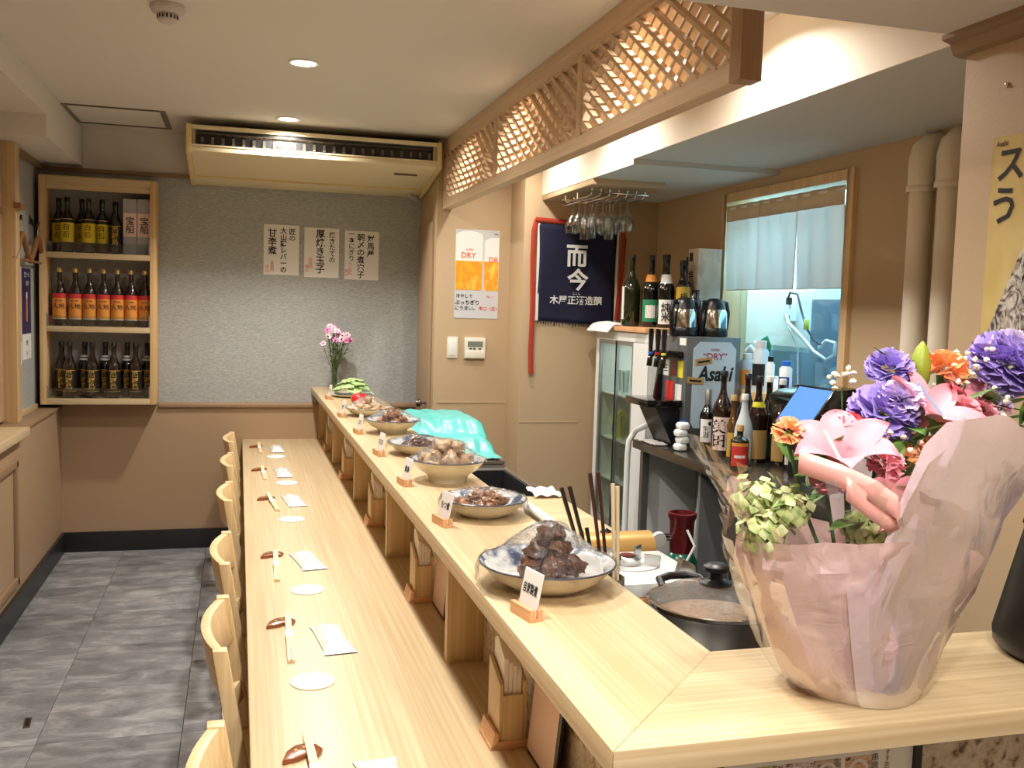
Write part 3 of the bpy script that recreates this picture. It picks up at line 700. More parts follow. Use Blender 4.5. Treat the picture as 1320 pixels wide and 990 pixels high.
MB().box(0.50, 1.125, 0.70, 0.555, 1.185, ZU).build('corner_post', 'pine_z', rc, bevel=0.003)
MB().box(0.575, 1.165, 0, 0.6345, 1.20, ZU).build('front_post', 'pine_z', rc, bevel=0.003)
MB().box(0.6345, 1.17, 0, 1.716, 1.195, ZU).build('return_stone_panel', 'speckled_stone', rc)
# framed menu under the return
mn = thing('menu_board', 'black framed food menu with dish photos under the counter return', 'menu', (0, 1.168, 0))
mx0, mx1, mz0, mz1 = 0.648, 0.960, 0.70, 0.998
MB().box(mx0, -0.006, mz0, mx1, 0.001, mz1).build('sheet', 'paper_cream', mn)
for a_, b_ in ((mx0-0.012, mx0), (mx1, mx1+0.012)): MB().box(a_, -0.012, mz0, b_, 0.001, mz1).build('frame_side', 'black', mn)
dish = [('salad_photo', [(70, 84, 50), (190, 186, 110), (96, 90, 84)]), ('meat_photo', [(120, 40, 60), (220, 200, 190), (90, 50, 60)]), ('stew_photo', [(110, 96, 80), (210, 180, 150), (70, 60, 60)]), ('skewer_photo', [(150, 60, 30), (220, 180, 140), (60, 50, 50)])]
plain('photo_plate', (214, 210, 204), 0.4)
for k, (nm, cs) in enumerate(dish):
    mottled(nm, cs, (90, 90, 90), 0.4, 3); x = mx0+0.042+k*0.052
    MB().box(x, -0.007, 0.930, x+0.044, -0.006, 0.968).build('photo_print', nm, mn)
    MB().lathe([(0, 0), (0.016, 0), (0.016, 0.0006), (0, 0.0006)], 18).xf(Matrix.Translation((x+0.022, -0.007, 0.949)) @ Matrix.Rotation(PI/2, 4, 'X')).build('dish_print', 'photo_plate', mn)
    MB().lathe([(0, 0.0007), (0.011, 0.0007), (0.011, 0.0012), (0, 0.0012)], 14).xf(Matrix.Translation((x+0.022, -0.007, 0.949)) @ Matrix.Rotation(PI/2, 4, 'X')).build('food_print', nm, mn)
lettering(mn, 'ink', face_my(-0.006), [(vert('おすすめ料理'), mx0+0.268, 0.957, 0.05, 0.0), (vert('かに味噌'), mx0+0.143, 0.95, 0.036, 0.0), (vert('だし巻き'), mx0+0.091, 0.95, 0.036, 0.0), (vert('串焼き'), mx0+0.247, 0.953, 0.036, 0.0)])

# ------------------------------------------------------------------ chairs
def chair(y, label):
    t = thing('counter_chair', label, 'chair', (-0.03, y, 0), 0, 'chairs along the eating counter')
    hw = 0.205
    for sg in (-1, 1):
        MB().prism([(0.015, 0.0), (0.047, 0.0), (0.075, 0.43), (0.010, 0.808), (-0.022, 0.808), (0.040, 0.43)], sg*hw-0.016, sg*hw+0.016, 'y').build('back_post', 'chair_wood', t, bevel=0.003)
        MB().box(0.385, sg*(hw-0.01)-0.016, 0, 0.417, sg*(hw-0.01)+0.016, 0.41).build('front_leg', 'chair_wood', t, bevel=0.003)
        MB().box(0.06, sg*(hw-0.006)-0.01, 0.36, 0.40, sg*(hw-0.006)+0.01, 0.41).build('side_rail', 'chair_wood', t)
    n = 14
    def rail(z0, z1, bul, th, name, wd):
        vs = []; sh = lambda z: 0.068*(0.80-z)/0.37
        for k in range(n+1):
            u = -1+2*k/n; b_ = -bul*(1-u*u)
            for dx, z in ((-th/2, z0), (th/2, z0), (th/2, z1), (-th/2, z1)): vs.append((b_+dx+sh(z)-0.006, u*wd, z))
        fs = [(0, 1, 2, 3), tuple(n*4+q for q in (3, 2, 1, 0))]
        for k in range(n):
            for q in range(4): fs.append((k*4+q, k*4+(q+1) % 4, (k+1)*4+(q+1) % 4, (k+1)*4+q))
        MB().add(vs, fs).build(name, 'chair_wood', t, bevel=0.003)
    rail(0.69, 0.804, 0.036, 0.024, 'top_rail', hw-0.004); rail(0.53, 0.58, 0.03, 0.016, 'lower_rail', hw-0.016)
    MB().box(0.035, -hw+0.016, 0.41, 0.425, hw-0.016, 0.445).build('seat', 'chair_wood', t, bevel=0.008)
    MB().box(0.39, -hw+0.01, 0.36, 0.412, hw-0.01, 0.41).build('front_rail', 'chair_wood', t)
    return t
CL = 'pale wooden chair with curved backrest pulled up to the eating counter'
c0 = chair(1.63, CL)
for y in (2.44, 3.19, 4.14, 4.97, 5.78): dup(c0, (-0.03, y, 0))

# ------------------------------------------------------------------ place settings
def rest():
    t = thing('chopstick_rest', 'small brown lacquered fan-shaped chopstick rest', 'chopstick rest', (0, 0, 0), 0, 'chopstick rests on the eating counter')
    MB().prism([(-0.04, -0.02), (-0.03, 0.02), (-0.012, 0.045), (0.012, 0.052), (0.03, 0.042), (0.042, 0.02), (0.03, -0.004), (0.01, 0.004), (-0.01, -0.012)], 0, 0.011, 'z').build('rest_body', 'rest_brown', t, bevel=0.004)
    for k, (x, y) in enumerate(((-0.012, 0.02), (0.005, 0.03), (0.018, 0.016))): MB().lathe([(0.004, 0.0108), (0.003, 0.0122), (0, 0.0124)], 8, (x, y, 0)).build('gold_dot', 'ink_gold', t)
    return t
def chops():
    t = thing('chopsticks', 'pair of pale wooden chopsticks with white paper band', 'chopsticks', (0, 0, 0), 0, 'chopsticks on the eating counter')
    for sg in (-1, 1): MB().bar((sg*0.0048, -0.17, 0.005), (sg*0.0038, 0.17, 0.0155), 0.0085, 0.008).build('stick', 'chop_wood', t)
    MB().bar((0, -0.01, 0.0098), (0, 0.035, 0.0112), 0.0205, 0.0095).build('paper_band', 'paper_white', t)
    return t
def towel(seed):
    t = thing('towel_packet', 'white plastic-wrapped wet towel packet', 'towel', (0, 0, 0), 0, 'wet towel packets on the eating counter')
    def top(u, v):
        x = (u-0.5)*0.078; y = (v-0.5)*0.23; e = min(1, 6*min(v, 1-v))*min(1, 5*min(u, 1-u))
        z = 0.003+0.017*e+0.006*noise.noise(Vector((u*5, v*7, seed)))*e
        return (x*(1+0.12*(1-min(1, 7*min(v, 1-v)))), y, max(z, 0.002))
    m_ = MB().grid(top, 12, 22); m_.grid(lambda u, v: (top(u, v)[0], top(u, v)[1], 0.0), 12, 22)
    m_.build('wrapper', 'white_gloss', t, smooth=60)
    return t
def coaster():
    t = tag(MB().lathe([(0, 0), (0.051, 0), (0.0525, 0.002), (0.051, 0.004), (0, 0.004)], 36).build('coaster', 'paper_white', None, smooth=True), 'round white paper coaster', 'coaster', 'coasters on the eating counter')
    return t
SET = [  # rest, chopsticks (centre, angle), towel (centre, angle), coaster
    ((0.118, 2.69), (0.136, 2.575, -0.02), (0.248, 2.555, 0.10), (0.175, 2.273)),
    ((0.118, 3.44), (0.128, 3.30, -0.02), (0.237, 3.36, 0.16), (0.212, 3.021)),
    ((0.124, 4.45), (0.150, 4.37, 0.10), (0.245, 4.40, 0.10), (0.217, 4.031)),
    ((0.108, 5.23), (0.130, 5.12, 0.03), (0.229, 5.13, 0.06), (0.236, 4.855)),
    ((0.106, 6.07), (0.128, 6.00, 0.02), (0.229, 5.97, 0.02), (0.214, 5.693)),
    ((0.127, 1.88), (0.148, 1.79, 0.05), (0.270, 1.73, 0.05), (0.20, 1.48))]
R0 = C0 = K0 = None; T0 = []
for k, (r_, c_, w_, k_) in enumerate(SET):
    if R0 is None:
        R0, C0, K0 = rest(), chops(), coaster(); T0 = [towel(1), towel(5)]; tt = T0[0]; a1, a2, a3 = R0, C0, K0
    else: a1, a2, a3 = dup(R0), dup(C0), dup(K0); tt = T0[1] if k == 1 else dup(T0[k % 2])
    a1.location = (r_[0], r_[1], 0.70); a2.location = (c_[0], c_[1], 0.70); a2.rotation_euler.z = c_[2]
    tt.location = (w_[0], w_[1], 0.70); tt.rotation_euler.z = w_[2]; a3.location = (k_[0], k_[1], 0.70)

# ------------------------------------------------------------------ napkin holders and menus under the raised counter
def napkin(loc):
    t = thing('napkin_holder', 'pine napkin holder filled with white napkins under the raised counter', 'napkin holder', loc, 0, 'napkin holders under the raised counter')
    MB().prism([(-0.045, 0.018), (0.045, 0.018), (0.045, 0.168), (-0.045, 0.135)], -0.027, -0.019, 'x').build('front_board', 'pine_z', t, bevel=0.001)
    MB().prism([(-0.045, 0.018), (0.045, 0.018), (0.045, 0.172), (-0.045, 0.14)], 0.023, 0.031, 'x').build('back_board', 'pine_z', t, bevel=0.001)
    MB().box(-0.019, -0.047, 0.018, 0.023, -0.039, 0.112).build('end_board', 'pine_z', t, bevel=0.001)
    MB().prism([(-0.045, 0), (0.034, 0), (0.034, 0.018), (-0.028, 0.018), (-0.045, 0.008)], -0.05, 0.048, 'y').build('base', 'card_block', t, bevel=0.002)
    MB().prism([(-0.045, 0.0), (-0.028, 0.0), (-0.028, 0.036), (-0.036, 0.036)], -0.05, 0.048, 'y').build('foot_lip', 'card_block', t)
    for k in range(4):
        x = -0.016+k*0.0095
        MB().prism([(-0.036, 0.012), (0.043, 0.03), (0.043, 0.205-k*0.006), (0.02, 0.215-k*0.006), (-0.036, 0.185-k*0.008)], x, x+0.0085, 'x').build('napkin_stack', 'napkin_white', t)
    return t
n0 = napkin((0.543, 1.885, 0.70))
for y in (2.88, 3.90, 4.96, 5.92): dup(n0, (0.545, y, 0.70))
def menu(loc):
    t = thing('menu_folder', 'black menu folder with pale pink page leaning on the stone panel', 'menu', loc, 0, 'menu folders under the raised counter')
    L = [(-0.006, 0.0), (0.0, 0.0), (0.026, 0.285), (0.020, 0.285)]
    MB().prism(L, -0.085, 0.085, 'y').build('cover', 'black', t)
    MB().prism([(-0.0068, 0.008), (-0.0052, 0.008), (0.0206, 0.280), (0.0190, 0.280)], -0.072, 0.085, 'y').build('page', 'menu_pink', t)
    return t
m0 = menu((0.578, 1.735, 0.70))
for y in (2.74, 3.76, 4.82): dup(m0, (0.578, y, 0.70))
# ------------------------------------------------------------------ dishes of food on the raised counter
mottled('dish_blue', [(236, 236, 232), (228, 230, 230), (96, 112, 140), (60, 76, 110)], (22, 22, 22), 0.2, 3, coat=0.4, pos=(0.35, 0.68))
plain('dish_cream', (226, 218, 196), 0.25, coat=0.3)
mottled('food_dark', [(46, 28, 18), (96, 62, 42), (64, 40, 28)], (70, 70, 70), 0.42, 4, bstr=0.4)
mottled('food_brown', [(104, 60, 34), (176, 120, 76), (70, 40, 26)], (50, 50, 50), 0.35, 4, bstr=0.4)
mottled('food_pale', [(188, 150, 112), (220, 190, 156), (140, 92, 62)], (40, 40, 40), 0.4, 4, bstr=0.3)
mottled('leaf_green', [(52, 92, 40), (110, 150, 70), (70, 116, 50)], (40, 40, 40), 0.5, 4)
mottled('lettuce', [(84, 136, 62), (190, 214, 150), (130, 178, 92)], (40, 40, 40), 0.45, 4)
plain('tomato', (206, 40, 44), 0.2, coat=0.4)
def dish(label, loc, r, h, foot=0.0, rim='dish_blue'):
    t = thing('serving_dish', label, 'dish', loc)
    r0 = r*0.55
    MB().lathe([(0, 0), (r0*0.9, 0), (r0, foot+0.004), (r*0.80, foot+(h-foot)*0.45), (r*0.965, h-0.004), (r, h)], 40).build('outside', 'dish_cream', t, smooth=True)
    MB().lathe([(r, h), (r*0.98, h+0.002), (r*0.94, h-0.004), (r*0.76, foot+(h-foot)*0.52), (r0, foot+0.012), (0, foot+0.010)], 40).build('inside', rim, t, smooth=True)
    MB().lathe([(r*0.990, h-0.0005), (r*1.003, h-0.0005), (r*1.003, h+0.0015), (r*0.990, h+0.0025)], 40).build('rim_line', 'rim_slate', t, smooth=True)
    return t
def food(name, label, cat, grp, c, mat, spots, seed=0):
    """one mesh per piece; spots: (dx, dy, dz, rx, ry, rz)"""
    out = []
    for k, (dx, dy, dz, rx, ry, rz) in enumerate(spots):
        o = MB().blob((0, 0, 0), rx, ry, rz, seed+k*1.7, 0.30, 18, 1.9).build(name, mat, None, smooth=60)
        o.location = (c[0]+dx, c[1]+dy, c[2]+dz); o.rotation_euler.z = k*1.1; tag(o, label, cat, grp); out.append(o)
    return out
def pile(n, r, zb, size, hmax, seed):
    rnd = random.Random(seed); out = []
    for k in range(n):
        q = rnd.random()**0.6; a = k*2.4; d = r*q
        out.append((d*math.cos(a), d*math.sin(a), zb+hmax*(1-q)+size*0.3, size*rnd.uniform(0.8, 1.3), size*rnd.uniform(0.7, 1.1), size*rnd.uniform(0.5, 0.9)))
    P_ = [Vector(o[:3]) for o in out]
    for it in range(40):
        for i in range(n):
            for j in range(i):
                dv = P_[i]-P_[j]; need = 0.85*size*1.8
                if dv.length < need:
                    mv = (dv.normalized() if dv.length > 1e-6 else Vector((1, 0, 0)))*(need-dv.length)*0.25; mv.z *= 0.5; P_[i] += mv; P_[j] -= mv
        for p in P_:
            q = math.hypot(p.x, p.y)
            if q > r: p.x *= r/q; p.y *= r/q
            p.z = max(zb+size*0.3, min(p.z, zb+hmax+size*0.3))
    return [tuple(p)+o[3:] for p, o in zip(P_, out)]
def film(label, c, r, h, hump, seed, hw=0.5, skirt=0.02, over=()):
    vs_, fs_ = [], []
    for q in over:                                   # the food the film lies on, in the dish's own frame
        mm = Matrix.Translation(q.location-Vector(c)) @ q.rotation_euler.to_matrix().to_4x4(); b0 = len(vs_)
        vs_ += [mm @ v.co for v in q.data.vertices]; fs_ += [tuple(b0+i for i in p.vertices) for p in q.data.polygons]
    tree = BVHTree.FromPolygons(vs_, fs_) if fs_ else None
    def top(x, y):
        best = 0.0
        for dx, dy in ((0, 0), (0.009, 0), (-0.009, 0), (0, 0.009), (0, -0.009), (0.006, 0.006), (-0.006, 0.006), (0.006, -0.006), (-0.006, -0.006)):
            hit = tree.ray_cast(Vector((x+dx, y+dy, 0.5)), Vector((0, 0, -1)))[0] if tree else None
            if hit: best = max(best, hit.z)
        return best
    rn_ = random.Random(int(seed*7)); jt = {}
    def f(u, v):
        a = 2*PI*u; d = v*1.10; i = (round(u*64) % 64, round(v*22))
        if i not in jt: jt[i] = rn_.uniform(-1, 1)
        tent = max(0, 1-(d/min(0.92, hw*1.5))**1.5)
        z = h+0.004+hump*tent+0.0035*jt[i]*min(1, 3*(1-d) if d < 1 else 1)*(1 if v > 0 else 0)+0.005*d*math.sin(a*9+seed)*(1-min(d, 1))
        rr = r*min(d, 1.03)*(1+0.02*noise.noise(Vector((a*3, seed, 1))))
        if d > 1.0: z = h+0.002-(d-1.0)/0.10*skirt*(1+0.5*math.sin(a*9+seed)); rr += 0.004*jt[i]
        x_, y_ = rr*math.cos(a), rr*math.sin(a)
        return (x_, y_, max(z, 0.003, top(x_, y_)+0.004 if d < 1 else 0))
    o = MB().grid(f, 64, 22).build('cling_film', 'cling_film', None, smooth=14); o.location = c
    return tag(o, label, 'film')
ZT = 1.043
D0 = (0.600, 1.815, ZT)
dish('blue and white dish piled with dark simmered liver', D0, 0.138, 0.052)
FOOD = food('simmered_liver', 'dark brown lump of simmered liver in the blue and white dish', 'food', 'simmered liver lumps', D0, 'food_dark',
     [(x_, y_, z_, rx_*0.84, ry_*0.84, rz_*0.88) for x_, y_, z_, rx_, ry_, rz_ in [(-0.04, -0.01, 0.045, 0.03, 0.026, 0.024), (0.0, -0.03, 0.045, 0.032, 0.026, 0.024), (0.035, -0.01, 0.045, 0.03, 0.028, 0.024), (0.02, 0.03, 0.045, 0.032, 0.026, 0.024), (-0.02, 0.03, 0.045, 0.03, 0.026, 0.024), (0.06, 0.0, 0.038, 0.026, 0.022, 0.02),
      (-0.025, -0.005, 0.075, 0.028, 0.024, 0.022), (0.012, -0.015, 0.078, 0.03, 0.024, 0.022), (0.0, 0.018, 0.078, 0.028, 0.024, 0.022), (0.035, 0.012, 0.072, 0.024, 0.022, 0.02), (-0.008, 0.0, 0.104, 0.026, 0.022, 0.02), (0.02, 0.006, 0.106, 0.022, 0.02, 0.017)]], 3)
for k, (dx, dy, a_) in enumerate(((-0.066, 0.0, 0.3), (0.072, 0.02, -0.3))):
    def lining(u, v):
        p_ = Matrix.Rotation(a_, 2) @ Vector(((u-0.5)*0.10, (v-0.5)*0.12)); x_, y_ = dx+p_.x, dy+p_.y; rr = math.hypot(x_, y_)
        if rr > 0.126: x_, y_, rr = x_*0.126/rr, y_*0.126/rr, 0.126
        pr = ((0, 0.0102), (0.0759, 0.0122), (0.1049, 0.0272), (0.1297, 0.0482))
        for (r0_, z0_), (r1_, z1_) in zip(pr, pr[1:]):
            if r0_ <= rr <= r1_: zz = z0_+(z1_-z0_)*(rr-r0_)/(r1_-r0_)
        return (x_, y_, zz+0.0022+0.0008*k)
    o = MB().grid(lining, 16, 18).build('paper_sheet', 'paper_white', None, smooth=60, solid=0.0008); o.location = D0; tag(o, ['white paper sheet lining the liver dish on the card side', 'white paper sheet lining the liver dish on the stove side'][k], 'paper')
film('cling film stretched over the dish of dark simmered liver', D0, 0.139, 0.052, 0.078, 2.0, 0.55, 0.035, over=FOOD)
D1 = (0.636, 2.485, ZT); dish('shallow cream dish of brown braised pieces beside chopsticks', D1, 0.116, 0.046)
FOOD = food('braised_piece', 'small brown braised piece in the shallow cream dish', 'food', 'braised pieces', D1, 'food_brown', pile(20, 0.065, 0.026, 0.015, 0.030, 4), 9)
film('cling film over the shallow dish of braised pieces', D1, 0.117, 0.046, 0.024, 5.0, 0.7, 0.03, over=FOOD)
D2 = (0.645, 2.99, ZT); dish('deep footed bowl holding large wrapped simmered fish', D2, 0.120, 0.070, 0.018)
FOOD = food('simmered_fish', 'large pale brown simmered fish piece in the footed bowl', 'food', 'simmered fish pieces', D2, 'food_pale',
     [(x_, y_, z_, rx_*1.12, ry_*1.14, rz_*1.12) for x_, y_, z_, rx_, ry_, rz_ in [(-0.050, -0.012, 0.066, 0.026, 0.026, 0.026), (0.002, -0.022, 0.068, 0.027, 0.026, 0.026), (0.052, -0.008, 0.064, 0.026, 0.026, 0.024), (-0.022, 0.030, 0.074, 0.026, 0.024, 0.026), (0.034, 0.038, 0.068, 0.024, 0.024, 0.024), (-0.018, 0.002, 0.110, 0.026, 0.024, 0.020), (0.028, 0.006, 0.104, 0.024, 0.022, 0.019), (-0.066, 0.032, 0.068, 0.020, 0.020, 0.020)]], 20)
film('cling film over the footed bowl of simmered fish', D2, 0.121, 0.070, 0.058, 8.0, 0.75, 0.01, over=FOOD)
D3 = (0.660, 3.56, ZT); dish('wide shallow dish of dark seaweed salad', D3, 0.122, 0.044)
FOOD = food('seaweed_clump', 'dark clump of seaweed in the wide shallow dish', 'food', 'seaweed clumps', D3, 'food_dark', pile(12, 0.06, 0.024, 0.018, 0.02, 7), 31)
film('cling film over the wide dish of seaweed salad', D3, 0.123, 0.044, 0.022, 11.0, 0.7, 0.02, over=FOOD)
D4 = (0.645, 4.15, ZT); dish('blue patterned bowl of stewed burdock on a small foot', D4, 0.120, 0.058, 0.014)
FOOD = food('stewed_burdock', 'brown piece of stewed burdock in the blue patterned bowl', 'food', 'stewed burdock pieces', D4, 'food_brown', pile(16, 0.06, 0.034, 0.02, 0.045, 12), 44)
film('cling film over the blue patterned bowl of burdock', D4, 0.121, 0.058, 0.048, 14.0, 0.6, 0.02, over=FOOD)
D5 = (0.630, 4.80, ZT); dish('cream plate of pale fried pieces wrapped in film', D5, 0.122, 0.040, 0.0, 'dish_cream')
FOOD = food('fried_piece', 'pale fried piece heaped on the cream plate', 'food', 'fried pieces', D5, 'food_pale', pile(18, 0.07, 0.022, 0.02, 0.05, 15), 52)
film('cling film over the cream plate of fried pieces', D5, 0.123, 0.040, 0.055, 17.0, 0.7, 0.01, over=FOOD)
D6 = (0.655, 5.78, ZT); t = thing('serving_dish', 'flat white oval platter of green lettuce beside flower vase', 'dish', D6)
MB().lathe([(0, 0), (0.09, 0), (0.125, 0.014), (0.13, 0.018), (0.12, 0.017), (0.088, 0.006), (0, 0.006)], 40).build('platter', 'white_gloss', t, smooth=True)
rnd = random.Random(3)
for k in range(14):
    a = k*2.4; d = 0.080*math.sqrt(1-k/14); cx_, cy_, th_ = d*math.cos(a), d*math.sin(a), k*1.3
    def lf(u, v):
        e = max(abs(u-0.5), abs(v-0.5))*2; x_, y_ = (u-0.5)*0.088*(1-0.5*abs(v-0.5)), (v-0.5)*0.092
        X_, Y_ = cx_+x_*math.cos(th_)-y_*math.sin(th_), cy_+x_*math.sin(th_)+y_*math.cos(th_)
        m_ = 0.052*(1-min(1, math.hypot(X_, Y_)/0.128)**2)      # the heap the leaves lie on
        return (X_, Y_, 0.019+m_+0.0030*k+0.0042*e*e*math.sin(u*19+k)*math.cos(v*17+k*2))
    o = MB().grid(lf, 14, 14).build('lettuce_leaf', 'lettuce', None, smooth=60, solid=0.0015)
    o.location = D6
    tag(o, 'frilly green lettuce leaf on the white oval platter', 'lettuce', 'lettuce leaves')
t = thing('tomato', 'red tomato on the counter beside the lettuce platter', 'tomato', (0.640, 5.30, ZT))
MB().lathe([(0, 0.004), (0.028, 0.0), (0.046, 0.016), (0.05, 0.034), (0.04, 0.056), (0.018, 0.064), (0, 0.058)], 20, fn=lambda a, z: 1+0.03*math.cos(5*a)).build('flesh', 'tomato', t, smooth=True)
MB().tube([(0, 0, 0.057), (0.002, 0, 0.068), (0.006, 0.002, 0.074)], 0.003, 6).build('stem', 'leaf_green', t)
# name cards in wooden blocks
CARD = [((0.505, 1.64), 0.25, '自家製煮'), ((0.503, 2.385), 0.22, 'もつ煮'), ((0.497, 2.935), 0.1, '煮魚'), ((0.500, 3.53), 0.05, 'ひじき'), ((0.494, 4.13), 0.0, 'ごぼう'), ((0.485, 4.74), 0.0, '唐揚'), ((0.500, 5.62), 0.0, 'サラダ')]
CN = ['dish of dark simmered liver', 'dish of braised pieces', 'footed bowl of simmered fish', 'dish of seaweed salad', 'bowl of stewed burdock', 'plate of fried pieces', 'platter of green lettuce']
for k, ((x, y), rz, tx) in enumerate(CARD):
    t = thing('name_card', 'white name card in a wooden block before the '+CN[k], 'name card', (x, y, ZT), -PI/2+0.12+rz*0.4)
    MB().box(-0.038, -0.013, 0, 0.038, -0.0025, 0.022).build('block_front', 'card_block', t, bevel=0.001)
    MB().box(-0.038, 0.0025, 0, 0.038, 0.013, 0.022).build('block_back', 'card_block', t, bevel=0.001)
    MB().box(-0.038, -0.0025, 0, 0.038, 0.0025, 0.005).build('block_base', 'card_block', t)
    c_ = MB().prism([(-0.0012, 0.004), (0.0012, 0.004), (0.0172, 0.082), (0.0148, 0.082)], -0.032, 0.032, 'x'); c_.build('card', 'paper_white', t)
    lettering(t, 'ink', lambda u, v, o: (u, -0.0012+(v-0.004)*0.205-o, v), [(tx, 0, 0.05, 0.02, 0.02, 0.0006, 0.05)])
# flower vase
vs = thing('flower_vase', 'small clear glass vase with stems standing on the counter end', 'vase', (0.592, 6.27, ZT))
MB().lathe([(0, 0.002), (0.036, 0.0), (0.040, 0.01), (0.040, 0.05), (0.026, 0.085), (0.024, 0.10), (0.030, 0.118)], 24).build('glass', 'glass_clear', vs, smooth=True)
MB().lathe([(0, 0.004), (0.035, 0.004), (0.037, 0.045), (0, 0.045)], 20).build('water', 'glass_clear', vs, smooth=True)
plain('pink_petal', (222, 130, 178), 0.6); plain('pale_pink_petal', (246, 206, 220), 0.6); plain('flower_eye', (120, 40, 70), 0.6); plain('stem_green', (58, 92, 48), 0.55)
def small_flower(parent_loc, r, mat, seed, label, grp):
    t = thing('cut_flower', label, 'flower', parent_loc, seed, grp); rn = random.Random(seed)
    for k in range(6):
        a = k*PI/3
        MB().grid(lambda u, v: ((0.15+0.85*u)*r*math.cos(a)-(v-0.5)*r*0.75*math.sin(a)*math.sin(PI*min(u+0.15, 1)), (0.15+0.85*u)*r*math.sin(a)+(v-0.5)*r*0.75*math.cos(a)*math.sin(PI*min(u+0.15, 1)), 0.35*r*u-0.1*r*(v-0.5)**2), 4, 3).build('petal', mat, t, smooth=60)
    MB().lathe([(r*0.2, -0.002), (r*0.22, 0.004), (0, 0.008)], 8).build('flower_eye', 'flower_eye', t, smooth=True)
    return t
rn = random.Random(11)
for k in range(22):
    a = k*2.4; d = 0.090*math.sqrt((k+0.5)/22); x, y = 0.595+0.006+d*math.cos(a), 6.27+d*math.sin(a); z = ZT+0.37-1.0*d*d*5+rn.uniform(-0.05, 0.04)
    pale = k % 3 != 0
    t = small_flower((x, y, z), 0.025, 'pale_pink_petal' if pale else 'pink_petal', k, ('pale pink' if pale else 'deep pink')+' small blossom in the glass vase', 'vase blossoms')
    t.rotation_euler = (0.9, 0.2*math.sin(k), 0.3*math.cos(k))
    bx_, by_ = 0.592+0.2*(x-0.592), 6.27+0.2*(y-6.27)
    o = MB().tube([(bx_-x, by_-y, ZT+0.012-z), (bx_-x, by_-y, ZT+0.13-z), ((bx_-x)*0.4, (by_-y)*0.4, -0.08), (0, 0, -0.004)], 0.0016, 5).build('stem', 'stem_green', t)
    o.matrix_parent_inverse = t.rotation_euler.to_matrix().inverted().to_4x4()
    for q in range(4):
        zz = ZT+0.15+0.045*q+rn.uniform(0, 0.05)-z; b_ = a+rn.uniform(-0.5, 0.5); f_ = (zz-(ZT+0.13-z))/(-(ZT+0.13-z)); px_ = (bx_-x)*(1-f_); py_ = (by_-y)*(1-f_)
        l = MB().grid(lambda u, v: (px_+u*0.028*math.cos(b_)-(v-0.5)*0.014*math.sin(PI*u)*math.sin(b_), py_+u*0.028*math.sin(b_)+(v-0.5)*0.014*math.sin(PI*u)*math.cos(b_), zz+0.022*u), 4, 2).build('leaf', 'leaf_green', t)
        l.matrix_parent_inverse = o.matrix_parent_inverse.copy()

# ------------------------------------------------------------------ kitchen worktop behind the raised counter
kw = thing('kitchen_worktop', 'stainless kitchen worktop with dark sink behind the raised counter', 'worktop', (0, 0, 0))
WX0, WX1, WZ = 0.775, 1.225, 0.845
MB().box(WX0, 1.43, WZ-0.03, WX1, 3.60, WZ).build('near_top', 'steel_dull', kw, bevel=0.003)
MB().box(WX0, 4.32, WZ-0.03, WX1, 5.58, WZ).build('far_top', 'steel_dull', kw, bevel=0.003)
MB().box(WX0, 3.60, WZ-0.03, WX0+0.05, 4.32, WZ).build('sink_edge', 'steel_dull', kw); MB().box(WX1-0.025, 3.60, WZ-0.03, WX1, 4.32, WZ).build('sink_rim', 'steel', kw, bevel=0.003)
MB().box(WX0+0.05, 3.60, 0.62, WX1-0.025, 4.32, 0.63).build('basin_floor', 'black_rubber', kw)
for a_ in ((WX0+0.05, 3.60, WX0+0.055, 4.32), (WX1-0.03, 3.60, WX1-0.025, 4.32), (WX0+0.05, 3.60, WX1-0.025, 3.605), (WX0+0.05, 4.315, WX1-0.025, 4.32)):
    MB().box(a_[0], a_[1], 0.63, a_[2], a_[3], WZ-0.005).build('basin_wall', 'black_rubber', kw)
MB().box(WX1-0.02, 1.45, 0.08, WX1-0.005, 5.56, WZ-0.03).build('front_panel', 'kitchen_grey', kw)
for y in (1.50, 5.52):
    MB().box(WX0+0.01, y-0.02, 0, WX0+0.05, y+0.02, WZ-0.03).build('leg', 'steel_dull', kw); MB().box(WX1-0.06, y-0.02, 0, WX1-0.022, y+0.02, WZ-0.03).build('leg', 'steel_dull', kw)
tag(MB().box(0.80, 2.90, WZ, 1.212, 3.555, WZ+0.026).build('cutting_board', 'pine_x', None, bevel=0.004), 'large pale wooden cutting board beside the dark sink', 'cutting board')
o = MB().grid(lambda u, v: (1.10+u*0.11, 3.50+v*0.13, WZ+0.030+0.012*abs(math.sin(u*7+v*4))+0.008*v), 10, 8).build('paper_towel', 'napkin_white', None, smooth=40, solid=0.0015); tag(o, 'crumpled white paper towel on the cutting board edge', 'paper towel')
tag(MB().tube([(0.772, 2.56, 1.056), (0.772, 2.275, 1.056)], 0.0125, 16).build('wrap_roll', 'white_gloss', None, smooth=True), 'white plastic wrap roll lying along the counter back edge', 'roll')
tag(MB().box(0.7705, 2.22, WZ, 0.812, 2.60, 1.042).build('wrap_box', 'paper_white', None, bevel=0.002), 'upright white carton under the plastic wrap roll', 'carton')
